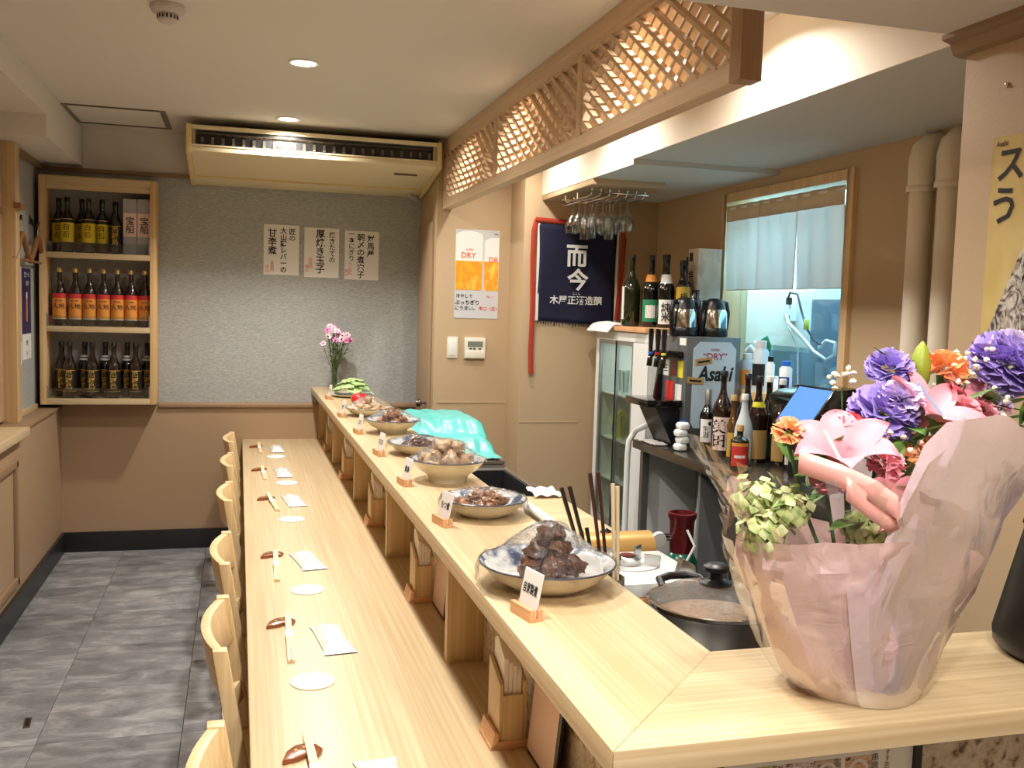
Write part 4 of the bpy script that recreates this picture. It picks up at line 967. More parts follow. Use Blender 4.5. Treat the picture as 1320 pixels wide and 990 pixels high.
# chopstick jar
JX, JY = 0.826, 2.07
jr = thing('chopstick_jar', 'small steel jar holding long cooking chopsticks', 'jar', (JX, JY, WZ))
MB().lathe([(0, 0), (0.045, 0), (0.0475, 0.004), (0.0475, 0.135), (0.0445, 0.137), (0.0445, 0.006), (0, 0.006)], 26).build('jar_body', 'steel', jr, smooth=True)
plain('stick_black', (22, 18, 18), 0.3, coat=0.3); plain('stick_brown', (62, 28, 20), 0.3, coat=0.3); plain('stick_pale', (226, 206, 170), 0.5)
CH = [('stick_black', (0.722, 2.10, 1.188), 0.0, 0.0), ('stick_black', (0.742, 2.10, 1.190), 0.0078, 0.0), ('stick_brown', (0.788, 2.09, 1.222), 0.0156, 0.0), ('stick_brown', (0.812, 2.10, 1.222), 0.0234, 0.0), ('stick_pale', (0.846, 2.09, 1.196), 0.0310, 0.0), ('stick_pale', (0.862, 2.10, 1.188), 0.0386, 0.0), ('stick_black', (0.780, 2.115, 1.082), 0.0, 0.013), ('stick_black', (0.796, 2.121, 1.086), 0.011, 0.015)]
for k, (mt, tp, bx0, by0) in enumerate(CH):
    tpv = Vector(tp); bs = Vector((JX+bx0, JY+by0, WZ+0.009))
    o = MB().tube([Vector((0, 0, 0)), (tpv-bs)*0.7, tpv-bs], 0.0048, 8, taper=[0.6, 0.95, 1.1]).build('cooking_chopstick', mt, None, smooth=True); o.location = bs
    tag(o, {'stick_black': 'black lacquered', 'stick_brown': 'dark brown', 'stick_pale': 'pale bamboo'}[mt]+' cooking chopstick standing in the steel jar', 'chopstick', 'cooking chopsticks')
# teal bag over steel trays
ty = thing('steel_tray', 'shallow steel trays stacked on the worktop under the turquoise sheet', 'tray', (1.0, 4.82, WZ))
for k in range(2): MB().box(-0.205, -0.46, 0.018*k, 0.215, 0.46, 0.018*k+0.015).build('tray', 'steel', ty, bevel=0.004)
MB().box(-0.17, -0.20, 0.033, 0.16, 0.44, 0.10).build('container', 'white_gloss', ty, bevel=0.01)
MB().box(-0.15, 0.0, 0.10, 0.16, 0.42, 0.165).build('container', 'white_gloss', ty, bevel=0.01)
def teal(u, v):
    x = -0.20+0.41*u; y = -0.44+0.90*v
    def lift(x0, x1, y0, y1, h_, sl): return h_-sl*math.hypot(max(x0-x, 0, x-x1), max(y0-y, 0, y-y1))
    z = max(0.041, lift(-0.185, 0.175, -0.215, 0.455, 0.106, 1.0), lift(-0.165, 0.175, -0.015, 0.435, 0.172, 0.75))
    return (x, y, z+0.014*abs(noise.noise(Vector((u*5, v*7, 2))))+0.008*abs(noise.noise(Vector((u*11, v*12, 5)))))
o = MB().grid(teal, 44, 66).build('plastic_sheet', 'teal_film', None, smooth=30, solid=0.001); o.location = (1.0, 4.82, WZ); tag(o, 'turquoise plastic sheet draped over the steel trays', 'sheet')
# portable stove
st = thing('gas_stove', 'white portable gas stove with round burner on worktop', 'stove', (1.025, 2.40, WZ))
MB().box(-0.13, -0.165, 0.0, 0.17, 0.165, 0.022).build('wood_base', 'card_block', st, bevel=0.003)
MB().box(-0.125, -0.16, 0.022, 0.165, 0.16, 0.062).build('body', 'white_gloss', st, bevel=0.012)
MB().lathe([(0.085, 0.062), (0.09, 0.067), (0.075, 0.066), (0.05, 0.063)], 32, (0.01, 0.03, 0)).build('drip_dish', 'white_gloss', st, smooth=True)
MB().lathe([(0.0, 0.062), (0.036, 0.062), (0.038, 0.078), (0.028, 0.084), (0, 0.084)], 24, (0.01, 0.03, 0)).build('burner', 'steel', st, smooth=True)
MB().lathe([(0.022, 0.084), (0.022, 0.087), (0, 0.088)], 20, (0.01, 0.03, 0)).build('burner_cap', 'maroon', st, smooth=True)
for k in range(4):
    a = PI/4+k*PI/2; MB().bar((0.01+0.05*math.cos(a), 0.03+0.05*math.sin(a), 0.082), (0.01+0.095*math.cos(a), 0.03+0.095*math.sin(a), 0.082), 0.005, 0.03).build('trivet_arm', 'steel', st)
MB().prism([(0.10, 0.062), (0.155, 0.062), (0.150, 0.085), (0.115, 0.105)], -0.10, -0.075, 'y').build('lever', 'steel', st, bevel=0.002)
MB().box(0.09, -0.165, 0.03, 0.15, -0.159, 0.055).build('knob_plate', 'steel_dull', st)
pts = [(0.02+0.052*math.cos(a), 0.052*math.sin(a)) for a in [PI*k/12 for k in range(13)]]
gs = thing('gold_guard', 'gold curved metal guard behind the portable stove', 'guard', (1.0, 2.70, WZ))
MB().prism([(-0.05, 0.0)]+[(-0.055*math.cos(PI*k/12), 0.03+0.055*math.sin(PI*k/12)) for k in range(13)]+[(0.05, 0.0)], -0.11, 0.22, 'x').build('curved_sheet', 'gold_sheet', gs, smooth=True)
MB().tube([(0.06, 0, 0.084), (0.075, -0.006, 0.094), (0.09, 0, 0.084)], 0.006, 8).build('handle', 'black', gs, smooth=True)
# pan with glass lid
pn = thing('frying_pan', 'deep steel pan with domed glass lid and black knob', 'pan', (1.055, 1.96, WZ))
MB().lathe([(0, 0), (0.11, 0), (0.135, 0.02), (0.15, 0.085), (0.153, 0.092), (0.149, 0.094), (0.132, 0.025), (0.10, 0.006), (0, 0.006)], 44).build('pan_body', 'pan_steel', pn, smooth=True)
ld = MB().lathe([(0.15, 0.096), (0.145, 0.102), (0.11, 0.122), (0.06, 0.136), (0, 0.140)], 44).build('lid', 'lid_glass', pn, smooth=True)
MB().lathe([(0.150, 0.094), (0.155, 0.094), (0.155, 0.101), (0.150, 0.103), (0.147, 0.099)], 44).build('lid_rim', 'chrome', ld, smooth=True)
MB().lathe([(0.036, 0.140), (0.038, 0.144), (0.016, 0.150), (0.015, 0.165), (0.028, 0.170), (0.030, 0.180), (0.02, 0.186), (0, 0.187)], 22).build('lid_knob', 'black', ld, smooth=True)
MB().tube([(-0.06, 0.140, 0.085), (-0.055, 0.185, 0.10), (-0.02, 0.20, 0.103), (0.02, 0.20, 0.103), (0.055, 0.185, 0.10), (0.06, 0.140, 0.085)], 0.010, 8).build('side_handle', 'black', pn, smooth=True)
mottled('stew', [(120, 84, 56), (176, 140, 104), (92, 62, 42)], (40, 40, 40), 0.35, 5, bstr=0.4)
o = MB().lathe([(0, 0.066), (0.10, 0.064), (0.138, 0.06)], 36, (0, 0, 0), fn=lambda a, z: 1).build('simmering_stew', 'stew', None, smooth=True); o.location = (1.055, 1.96, WZ); tag(o, 'pale brown stew inside the lidded pan', 'food')
o = MB().blob((0, 0, 0.035), 0.06, 0.05, 0.034, 3, 0.25, 16, 2.2).build('plastic_bag', 'cling_film', None, smooth=40); o.location = (0.885, 2.205, WZ+0.002); tag(o, 'crumpled clear plastic bag beside the pan', 'bag')

# ------------------------------------------------------------------ glass-door fridge with things on top
fg = thing('drinks_fridge', 'white narrow glass-door drinks fridge against the tan wall', 'fridge', (2.06, 4.66, 0))
FY, FX, FZ = 0.76, 0.43, 1.487
MB().box(0.40, 0, 0, FX, FY, FZ).build('back_panel', 'white_gloss', fg); MB().box(0.0, 0, 0, 0.40, 0.03, FZ).build('side_panel', 'white_gloss', fg, bevel=0.004); MB().box(0.0, FY-0.03, 0, 0.40, FY, FZ).build('side_panel', 'white_gloss', fg, bevel=0.004)
MB().box(0.0, 0.03, FZ-0.05, 0.40, FY-0.03, FZ).build('top_panel', 'white_gloss', fg); MB().box(0.0, 0.03, 0, 0.40, FY-0.03, 0.36).build('base_panel', 'white_gloss', fg)
MB().box(-0.006, 0.0, FZ-0.055, 0.0, FY, FZ-0.002).build('header', 'white_gloss', fg, bevel=0.002)
for k in range(8): MB().box(-0.0075, 0.05, FZ-0.05+k*0.005, -0.006, 0.17, FZ-0.048+k*0.005).build('vent_slit', 'plastic_grey', fg)
MB().box(-0.004, 0.0, 0.02, 0.0, 0.20, FZ-0.056).build('front_jamb', 'white_gloss', fg); MB().box(-0.004, FY-0.045, 0.02, 0.0, FY, FZ-0.056).build('front_jamb', 'white_gloss', fg)
for a_, b_ in ((0.20, 0.46), (0.44, FY-0.045)):
    d_ = MB().box(0.004, a_+0.02, 0.40, 0.008, b_-0.02, FZ-0.075).build('door_pane', 'glass_door', fg)
    for q in ((a_, a_+0.022), (b_-0.022, b_)): MB().box(-0.002, q[0], 0.37, 0.014, q[1], FZ-0.056).build('door_stile', 'aluminium', d_)
    for q in ((0.37, 0.40), (FZ-0.078, FZ-0.056)): MB().box(-0.001, a_+0.022, q[0], 0.013, b_-0.022, q[1]).build('door_rail', 'aluminium', d_)
for z in (0.62, 0.86, 1.12): MB().box(0.03, 0.03, z-0.008, 0.39, FY-0.03, z).build('shelf', 'white_gloss', fg)
area('fridge_lamp', (2.28, 5.03, 1.41), 0.3, 1.6, (0.92, 1.0, 0.97), shape='RECTANGLE', size_y=0.5)
BG = None
for z in (0.36, 0.62, 0.86, 1.12):
    for k in range(4):
        y = 4.66+0.25+k*0.13
        if z == 0.86 and k == 3: continue
        if BG is None:
            BG = thing('beer_glass', 'clear beer glass standing in the drinks fridge', 'glass', (2.16, y, z), 0, 'glasses in the drinks fridge')
            MB().lathe([(0, 0.004), (0.026, 0.0), (0.027, 0.008), (0.034, 0.13), (0.0335, 0.131), (0.026, 0.012), (0, 0.012)], 18).build('tumbler', 'glass_clear', BG, smooth=True)
        else: dup(BG, (2.16+0.03*(k % 2), y, z))
t = thing('juice_carton', 'yellow green carton on the middle fridge shelf', 'carton', (2.16, 5.27, 0.86)); plain('lime', (206, 214, 50), 0.5)
MB().box(-0.035, -0.035, 0, 0.035, 0.035, 0.13).build('carton_body', 'lime', t, bevel=0.002); MB().prism([(-0.035, 0.13), (0.035, 0.13), (0.004, 0.155), (-0.004, 0.155)], -0.035, 0.035, 'y').build('carton_top', 'lime', t)
MB().box(-0.0365, -0.025, 0.03, -0.035, 0.025, 0.07).build('carton_print', 'label_black', t)
tag(MB().box(2.035, 4.665, 1.4875, 2.48, 5.44, 1.515).build('top_board', 'card_block', None, bevel=0.003), 'brown wooden board lying on the drinks fridge', 'board')
ZB = 1.515
o = MB().grid(lambda u, v: (1.995+0.15*u, 5.10+0.34*v, 1.5195+(0.012*math.sin(PI*v)*math.sin(PI*u)+0.006*abs(noise.noise(Vector((u*4, v*5, 1))))) - 1.1*max(0, 0.040-0.15*u)), 24, 18).build('towel', 'cloth_white', None, smooth=60, solid=0.006); tag(o, 'white towel hanging over the corner of the fridge top', 'towel')
def mark(tx, r, z, h, mt='ink', bold=0.012):
    return lambda t: lettering(t, mt, cyl_face((0, 0, 0), r+0.001, FA), [(tx, 0, z, h, bold)])
FA = -PI/2-0.42
bottle('sake_bottle', 'large dark green sake bottle at the end of the fridge top', 'bottle', (2.10, 5.02, ZB), 0.395, 0.052, 'glass_green', 'cap_black', [('label', 'paper_white', 0.04, 0.22, 0.5), ], face=-PI/2-1.75, rn=0.015, sh=(0.5, 0.78), caph=0.02)
def neck(mt, z): return lambda t: MB().lathe([(0.036, z), (0.026, z+0.05)], 14, a0=FA-1.2, a1=FA+1.2).build('neck_label', mt, t, smooth=True)
bottle('sake_bottle', 'dark sake bottle with round green label and orange neck tag', 'bottle', (2.165, 4.905, ZB), 0.39, 0.05, 'glass_black', 'cap_black', [('label', 'label_green', 0.03, 0.15, 1.0), ('label_patch', 'paper_white', 0.05, 0.12, 0.55)], face=FA, rn=0.015, sh=(0.5, 0.78), extra=neck('label_orange', 0.235))
bottle('sake_bottle', 'dark sake bottle with white calligraphy label on fridge top', 'bottle', (2.205, 4.795, ZB), 0.39, 0.046, 'glass_black', 'cap_black', [('label', 'paper_white', 0.02, 0.15, 0.9)], face=FA, rn=0.015, sh=(0.5, 0.78), extra=lambda t: (lettering(t, 'ink', cyl_face((0, 0, 0), 0.051, FA), [(vert('純米'), 0, 0.085, 0.10, 0.012)]), neck('paper_white', 0.235)(t)))
bottle('sake_bottle', 'tall dark sake bottle with white star neck tag', 'bottle', (2.28, 4.98, ZB), 0.40, 0.05, 'glass_black', 'cap_black', [('label', 'label_black', 0.02, 0.15, 0.9)], face=FA, rn=0.015, sh=(0.5, 0.78), extra=neck('paper_white', 0.235))
bottle('sake_bottle', 'dark bottle with gold label standing behind the coffee carafes', 'bottle', (2.27, 4.725, ZB), 0.36, 0.040, 'glass_brown', 'cap_black', [('label', 'label_gold', 0.05, 0.22, 1.1)], face=FA, rn=0.02, sh=(0.62, 0.74), extra=lambda t: lettering(t, 'ink', cyl_face((0, 0, 0), 0.043, FA), [(vert('梅酒'), 0.005, 0.15, 0.08, 0.0)]))
bottle('sake_bottle', 'slim dark bottle standing next to the tall carton', 'bottle', (2.37, 4.87, ZB), 0.39, 0.046, 'glass_black', 'cap_black', [('label', 'label_red', 0.10, 0.16, 0.8)], face=FA, rn=0.015, sh=(0.5, 0.78))
t = thing('bottle_carton', 'tall pale bottle carton with brush lettering on fridge top', 'carton', (2.395, 4.735, ZB), 0.0)
mottled('carton_paper', [(206, 190, 170), (226, 216, 202), (196, 176, 154)], (14, 14, 6), 0.6, 4)
MB().box(-0.068, -0.058, 0, 0.068, 0.058, 0.425).build('carton_body', 'carton_paper', t, bevel=0.002)
MB().box(-0.069, 0.005, 0.36, -0.0678, 0.045, 0.405).build('carton_seal', 'label_black', t)
lettering(t, 'ink', face_mx(-0.068), [(vert('特別純米'), -0.02, 0.20, 0.22, 0.012)])
# beer server on the steel table
tb = thing('steel_table', 'stainless steel side table carrying bottles and the beer server', 'table', (1.985, 0, 0))
TZ = 0.935
MB().box(0, 2.40, TZ-0.045, 0.495, 4.655, TZ).build('table_top', 'dark_steel', tb, bevel=0.004)
for y in (2.45, 4.58):
    for x in (0.04, 0.45): MB().box(x-0.018, y-0.018, 0, x+0.018, y+0.018, TZ-0.045).build('leg', 'steel_dull', tb)
MB().box(0.33, 2.46, 0.02, 0.345, 4.57, TZ-0.05).build('back_sheet', 'kitchen_grey', tb); MB().box(0.03, 3.93, 0.05, 0.33, 3.95, TZ-0.05).build('partition', 'kitchen_grey', tb)
sv = thing('beer_server', 'stainless beer dispenser with a logo panel and three taps', 'beer dispenser', (2.10, 4.30, TZ))
plain('logo_panel', (196, 214, 226), 0.3); plain('crimson', (170, 40, 60), 0.5)
MB().box(0, 0, 0.0, 0.29, 0.32, 0.548).build('cabinet', 'grey_metal', sv, bevel=0.004)
pl = MB().prism([(0.05, 0.10), (0.235, 0.10), (0.265, 0.13), (0.265, 0.49), (0.235, 0.525), (0.07, 0.525), (0.035, 0.49), (0.035, 0.13)], -0.003, 0.0, 'y').build('logo_panel', 'logo_panel', sv)
lettering(pl, 'crimson', face_my(-0.003), [('SUPER', 0.152, 0.487, 0.012, 0.01), ('“DRY”', 0.152, 0.455, 0.034, 0.012)], 'red_lettering')
mb_ = MB(); put_text(mb_, 'Asahi', 0.155, 0.37, 0.075, face_my(-0.003), 0.0012, 0.03, wmax=0.20, shear=0.25); mb_.build('logo_lettering', 'ink', pl)
for x, z, rz in ((0.05, 0.43, -0.15), (0.01, 0.335, 0.08)):
    m_ = MB().box(-0.045, -0.006, -0.016, 0.045, -0.004, 0.016); m_.xf(Matrix.Translation((x+0.04, 0, z)) @ Matrix.Rotation(rz, 4, 'Y')); st_ = m_.build('sticker', 'label_kraft', sv)
    m_ = MB().box(-0.032, -0.0068, -0.006, 0.032, -0.006, 0.004); m_.xf(Matrix.Translation((x+0.04, 0, z)) @ Matrix.Rotation(rz, 4, 'Y')); m_.build('sticker_print', 'ink', st_)
def stk(y0, y1, z0, z1, mt, tx=None):
    s_ = MB().box(-0.002, y0, z0, 0.0, y1, z1).build('sticker', mt, sv)
    if tx: lettering(s_, 'ink', face_mx(-0.002), [(tx, -(y0+y1)/2, (z0+z1)/2, (z1-z0)*0.5, 0.01, 0.0008, (y1-y0)*0.8)])
stk(0.19, 0.26, 0.345, 0.43, 'white', '生'); stk(0.11, 0.17, 0.35, 0.43, 'maroon'); stk(0.03, 0.09, 0.345, 0.43, 'tap_yellow'); stk(0.13, 0.22, 0.18, 0.32, 'label_red'); stk(0.04, 0.11, 0.19, 0.31, 'paper_white'); stk(0.01, 0.08, 0.505, 0.54, 'paper_white')
for k, (y, cl) in enumerate(((0.24, 'blue_plastic'), (0.155, 'red_cap'), (0.08, 'tap_yellow'))):
    tp = MB().tube([(0.0, y, 0.455), (-0.06, y, 0.46), (-0.085, y, 0.44), (-0.09, y, 0.39)], 0.014, 10).build('tap', 'black_gloss', sv, smooth=True)
    MB().lathe([(0.010, 0.46), (0.011, 0.50), (0.014, 0.545), (0.012, 0.58), (0, 0.582)], 12, (-0.085, y, 0)).build('tap_lever', 'black_gloss', tp, smooth=True)
    MB().lathe([(0.013, 0.452), (0.013, 0.463), (0, 0.464)], 12, (-0.085, y, 0)).build('tap_collar', cl, tp, smooth=True)
MB().box(-0.03, 0.03, 0.44, 0.0, 0.28, 0.475).build('tap_bar', 'black_gloss', sv, bevel=0.006)
MB().box(-0.19, 0.02, 0.20, -0.001, 0.30, 0.235).build('drip_tray', 'black_gloss', sv, bevel=0.006)
MB().prism([(-0.03, 0.0), (0.0, 0.0), (0.0, 0.20), (-0.13, 0.20)], 0.05, 0.27, 'y').build('tray_bracket', 'black', sv)
MB().prism([(-0.04, 0.235), (0.0, 0.235), (0.0, 0.44), (-0.015, 0.44)], 0.27, 0.29, 'y').build('splash_guard', 'black_gloss', sv)
MB().box(-0.02, -0.012, 0.0, 0.01, -0.001, 0.14).build('tag_strip', 'blue_plastic', sv)
def carafe(loc, label, rz):
    t = thing('coffee_carafe', label, 'carafe', loc, rz); t.scale = (1, 1, 1.32)
    MB().lathe([(0, 0), (0.066, 0), (0.072, 0.006), (0.070, 0.03), (0.066, 0.034)], 28).build('base_band', 'black', t, smooth=True)
    MB().lathe([(0.067, 0.034), (0.064, 0.09), (0.056, 0.105)], 28).build('steel_body', 'chrome', t, smooth=True)
    MB().lathe([(0.058, 0.104), (0.05, 0.125), (0.044, 0.134), (0.03, 0.145), (0, 0.147)], 28).build('lid', 'black', t, smooth=True)
    for sg in (0, PI): MB().tube([(0.05*math.cos(sg), 0.05*math.sin(sg), 0.128), (0.075*math.cos(sg), 0, 0.128), (0.088*math.cos(sg), 0, 0.09), (0.080*math.cos(sg), 0, 0.03), (0.066*math.cos(sg), 0, 0.016)], 0.011, 8).build('handle' if sg == 0 else 'spout_guard', 'black', t, smooth=True)
    return t
carafe((2.150, 4.45, TZ+0.548), 'steel coffee carafe with black lid next to the bottles', 0.3); carafe((2.31, 4.44, TZ+0.548), 'steel coffee carafe with black lid near the window frame', 0.2)
t = thing('black_kettle', 'black glossy kettle standing behind the coffee carafes', 'kettle', (2.262, 4.565, TZ+0.548))
MB().lathe([(0, 0), (0.045, 0), (0.052, 0.02), (0.054, 0.09), (0.046, 0.15), (0.03, 0.185), (0.022, 0.20), (0.022, 0.235), (0, 0.237)], 24).build('kettle_body', 'black_gloss', t, smooth=True)
MB().tube([(0.045, 0, 0.14), (0.075, 0, 0.14), (0.08, 0, 0.08), (0.052, 0, 0.05)], 0.007, 8).build('kettle_handle', 'black', t, smooth=True)
# bottles on the steel table
def tbottle(label, x, y, h, r, glass, cap, lab, **kw): return bottle('table_bottle', label, 'bottle', (x, y, TZ), h, r, glass, cap, lab, face=FA, **kw)
tbottle('dark wine bottle with white label and grey foil neck', 2.175, 4.20, 0.30, 0.038, 'glass_black', 'steel_dull', [('label', 'paper_white', 0.05, 0.16, 1.0)], caph=0.075, extra=lambda t: (lettering(t, 'ink', cyl_face((0, 0, 0), 0.039, FA), [('●', 0.012, 0.14, 0.02, 0.0)], 'round_seal'), lettering(t, 'ink', cyl_face((0, 0, 0), 0.039, FA), [(vert('生酒'), -0.008, 0.10, 0.06, 0.0)])))
tbottle('tall brown sake bottle with pink calligraphy label', 2.19, 4.08, 0.40, 0.05, 'glass_brown', 'cap_black', [('label', 'label_pink', 0.03, 0.185, 1.0)], sh=(0.5, 0.8), extra=lambda t: (lettering(t, 'ink', cyl_face((0, 0, 0), 0.051, FA), [(vert('美田'), -0.018, 0.11, 0.13, 0.02), (vert('純米酒'), 0.025, 0.13, 0.05, 0.0)]), lettering(t, 'ink_red', cyl_face((0, 0, 0), 0.051, FA), [('印', 0.022, 0.085, 0.014, 0.0)], 'red_lettering')))
tbottle('slim amber bottle with gold label and cork cap', 2.165, 3.93, 0.30, 0.026, 'glass_amber', 'label_kraft', [('label', 'label_gold', 0.02, 0.13, 1.2)], rn=0.013, sh=(0.5, 0.75))
tbottle('frosted glass sake bottle with silver cap', 2.155, 3.815, 0.315, 0.040, 'glass_frost', 'cap_white', [('label', 'paper_white', 0.03, 0.12, 0.9)], sh=(0.45, 0.85), extra=lambda t: lettering(t, 'ink', cyl_face((0, 0, 0), 0.041, FA), [('冷', 0, 0.075, 0.05, 0.0)]))
tbottle('small square bottle with red and orange picture label', 2.085, 3.72, 0.19, 0.040, 'glass_green', 'label_kraft', [('label', 'label_red', 0.015, 0.10, 1.0), ('label_top', 'label_orange', 0.1005, 0.115, 1.0), ('label_patch', 'paper_white', 0.05, 0.062, 0.6)], sh=(0.64, 0.76))
tbottle('tall dark bottle with kraft label and yellow neck tag', 2.26, 3.88, 0.39, 0.046, 'glass_brown', 'cap_black', [('label', 'label_kraft', 0.02, 0.15, 1.0)], sh=(0.5, 0.8), extra=neck('tap_yellow', 0.225))
tbottle('tall dark bottle close behind the frosted bottle', 2.30, 4.05, 0.39, 0.046, 'glass_brown', 'cap_black', [('label', 'label_black', 0.02, 0.15, 1.0)], sh=(0.5, 0.8))
tbottle('tall dark bottle with red round seal', 2.33, 3.80, 0.385, 0.046, 'glass_brown', 'cap_white', [('label', 'label_kraft', 0.02, 0.14, 1.0)], sh=(0.5, 0.8), extra=lambda t: lettering(t, 'ink_red', cyl_face((0, 0, 0), 0.047, FA), [('●', 0, 0.17, 0.03, 0.0)], 'red_seal'))
tbottle('tall dark bottle with white cap closest to window sill', 2.352, 3.945, 0.385, 0.046, 'glass_black', 'cap_white', [('label', 'label_green', 0.02, 0.12, 1.0)], sh=(0.5, 0.8))
tbottle('tall dark bottle beside the card printer', 2.335, 3.695, 0.37, 0.046, 'glass_black', 'cap_black', [('label', 'paper_cream', 0.02, 0.12, 1.0)], sh=(0.5, 0.8))
o = MB().grid(lambda u, v: (1.990+0.072*u, 4.39+0.20*v, TZ+0.0045+0.012*abs(noise.noise(Vector((u*4, v*5, 3))))), 10, 12).build('dish_cloth', 'cloth_white', None, smooth=60, solid=0.008); tag(o, 'folded white dish cloth on the steel table corner', 'cloth')
cg = 'white bundled cup sleeves'
for k in range(4):
    o = MB().lathe([(0.018, 0), (0.030, 0.006), (0.034, 0.024), (0.026, 0.036), (0.012, 0.038), (0, 0.036)], 14, fn=lambda a, z: 1+0.08*math.sin(5*a)).build('wrapped_cup', 'white_gloss', None, smooth=True); o.location = (2.055+0.01*(k % 2), 4.235, TZ+0.034*k); tag(o, 'small white wrapped cup stacked beside the beer dispenser', 'cup', cg)
# waste hose, gas bottle and things under the table
tag(MB().tube([(2.105, 4.60, 1.03), (2.04, 4.60, 1.015), (1.985, 4.62, 0.985), (1.960, 4.64, 0.93), (1.958, 4.65, 0.85), (1.958, 4.65, 0.40), (1.962, 4.65, 0.02)], 0.016, 10).build('drain_hose', 'white_gloss', None, smooth=True), 'white drain hose hanging from the beer dispenser', 'hose')
gc = thing('gas_cylinder', 'green gas cylinder with maroon collar under the steel table', 'gas cylinder', (1.80, 3.66, 0))
MB().lathe([(0, 0), (0.07, 0), (0.074, 0.01), (0.074, 0.50), (0.07, 0.56), (0.05, 0.595), (0.03, 0.605), (0, 0.605)], 28).build('tank', 'kettle_green', gc, smooth=True)
MB().lathe([(0.048, 0.595), (0.05, 0.62), (0.052, 0.73), (0.060, 0.745), (0.060, 0.762), (0.05, 0.765), (0.046, 0.74), (0, 0.735)], 26).build('collar', 'maroon', gc, smooth=True)
rg = MB().tube([(-0.05, 0, 0.66), (-0.11, -0.01, 0.665)], 0.016, 10).build('regulator', 'chrome', gc, smooth=True)
MB().lathe([(0, 0), (0.032, 0), (0.032, 0.016), (0, 0.018)], 20).xf(Matrix.Translation((-0.115, -0.015, 0.66)) @ Matrix.Rotation(PI/2+0.2, 4, 'X')).build('gauge', 'white', rg, smooth=True)
MB().lathe([(0, 0), (0.026, 0), (0.026, 0.012), (0, 0.014)], 18).xf(Matrix.Translation((-0.175, 0.0, 0.665)) @ Matrix.Rotation(PI/2, 4, 'X')).build('gauge', 'chrome', rg, smooth=True)
MB().tube([(-0.11, 0, 0.66), (-0.13, -0.02, 0.55), (-0.09, -0.05, 0.48), (-0.02, -0.08, 0.56), (0.02, -0.085, 0.64), (0.0, -0.05, 0.70)], 0.006, 8).build('gas_hose', 'white_gloss', gc, smooth=True)
t = thing('rice_cooker', 'black rounded cooker under the steel table', 'cooker', (2.05, 3.40, 0)); MB().box(-0.15, -0.14, 0, 0.15, 0.14, 0.40).build('stand', 'dark_steel', t)
MB().lathe([(0, 0.40), (0.12, 0.40), (0.15, 0.44), (0.15, 0.56), (0.12, 0.62), (0.05, 0.645), (0, 0.648)], 30).build('cooker_body', 'black_gloss', t, smooth=True)
MB().tube([(-0.15, 0, 0.55), (-0.17, -0.05, 0.60), (-0.10, -0.12, 0.64), (0.02, -0.15, 0.60)], 0.012, 8).build('cooker_handle', 'black', t, smooth=True)
tag(MB().tube([(2.08, 4.2, 0.02), (2.08, 4.1, 0.4), (2.06, 4.0, 0.86)], 0.012, 8).build('supply_hose', 'plastic_grey', None, smooth=True), 'grey supply hose rising under the steel table', 'hose')
t = thing('waste_bin', 'grey plastic waste bin under the table edge', 'bin', (1.99, 3.08, 0)); MB().lathe([(0, 0), (0.10, 0), (0.135, 0.74), (0.145, 0.745), (0.145, 0.765), (0.13, 0.765), (0.097, 0.02), (0, 0.02)], 4, a0=PI/4, a1=PI/4+2*PI).build('bin_body', 'grey_metal', t); MB().box(-0.07, -0.07, 0.735, 0.07, 0.07, 0.75).build('bin_liner', 'black', t)
# card printer, tablet
t = thing('card_printer', 'black receipt printer on the steel table behind the tablet', 'printer', (2.30, 3.42, TZ), 0.05)
MB().box(-0.10, -0.10, 0, 0.12, 0.10, 0.30).build('printer_stand', 'black', t, bevel=0.01)
MB().prism([(-0.19, 0.30), (-0.20, 0.34), (-0.15, 0.365), (0.05, 0.385), (0.13, 0.375), (0.16, 0.35), (0.16, 0.30)], -0.12, 0.12, 'y').build('printer_body', 'black_gloss', t, bevel=0.012)
tbl = thing('tablet', 'tablet with bright blue screen on a black stand', 'tablet', (2.06, 3.19, TZ), -PI/2)
MB().prism([(-0.05, 0), (0.10, 0), (0.08, 0.03), (0.045, 0.30), (0.025, 0.30), (0.02, 0.03)], -0.10, 0.10, 'x').build('stand', 'black', tbl, bevel=0.004)
m_ = Matrix.Translation((0, -0.01, 0.328)) @ Matrix.Rotation(-0.62, 4, 'X')
MB().box(-0.118, 0.0, -0.09, 0.118, 0.010, 0.09).xf(m_).build('tablet_body', 'black_gloss', tbl, bevel=0.003)
sc_ = MB().box(-0.108, -0.0012, -0.080, 0.108, 0.0, 0.080).xf(m_).build('screen', 'screen_blue', tbl)
MB().box(-0.108, -0.002, -0.078, 0.108, -0.0013, -0.062).xf(m_).build('screen_bar', 'screen_dark', sc_)
# ------------------------------------------------------------------ apron on the wall
ap = thing('shop_apron', 'navy cloth apron with white brush lettering and rust straps', 'apron', (0, 5.592, 0))
def cloth(u, v): return (1.725+0.50*u+0.006*math.sin(v*4)*(1-2*u), -0.008-0.006*math.sin(u*8+v*3)-0.004*math.sin(v*6), 2.108-0.582*v-0.02*u)
MB().grid(cloth, 20, 20).build('cloth_panel', 'navy_cloth', ap, smooth=60, solid=0.002)
MB().grid(lambda u, v: (1.716+0.018*u, -0.010, 2.112-0.585*v), 1, 10).build('side_hem', 'cloth_white', ap); MB().grid(lambda u, v: (2.222+0.016*u, -0.010, 2.088-0.582*v), 1, 10).build('side_hem', 'cloth_white', ap)
for k in range(28):
    x = 1.735+k*0.0172; MB().bar((x, -0.010, 1.530-0.0007*k), (x+random.uniform(-0.006, 0.006), -0.011, 1.512-0.0007*k-random.uniform(0, 0.016)), 0.005, 0.002).build('fringe', 'navy_cloth', ap)
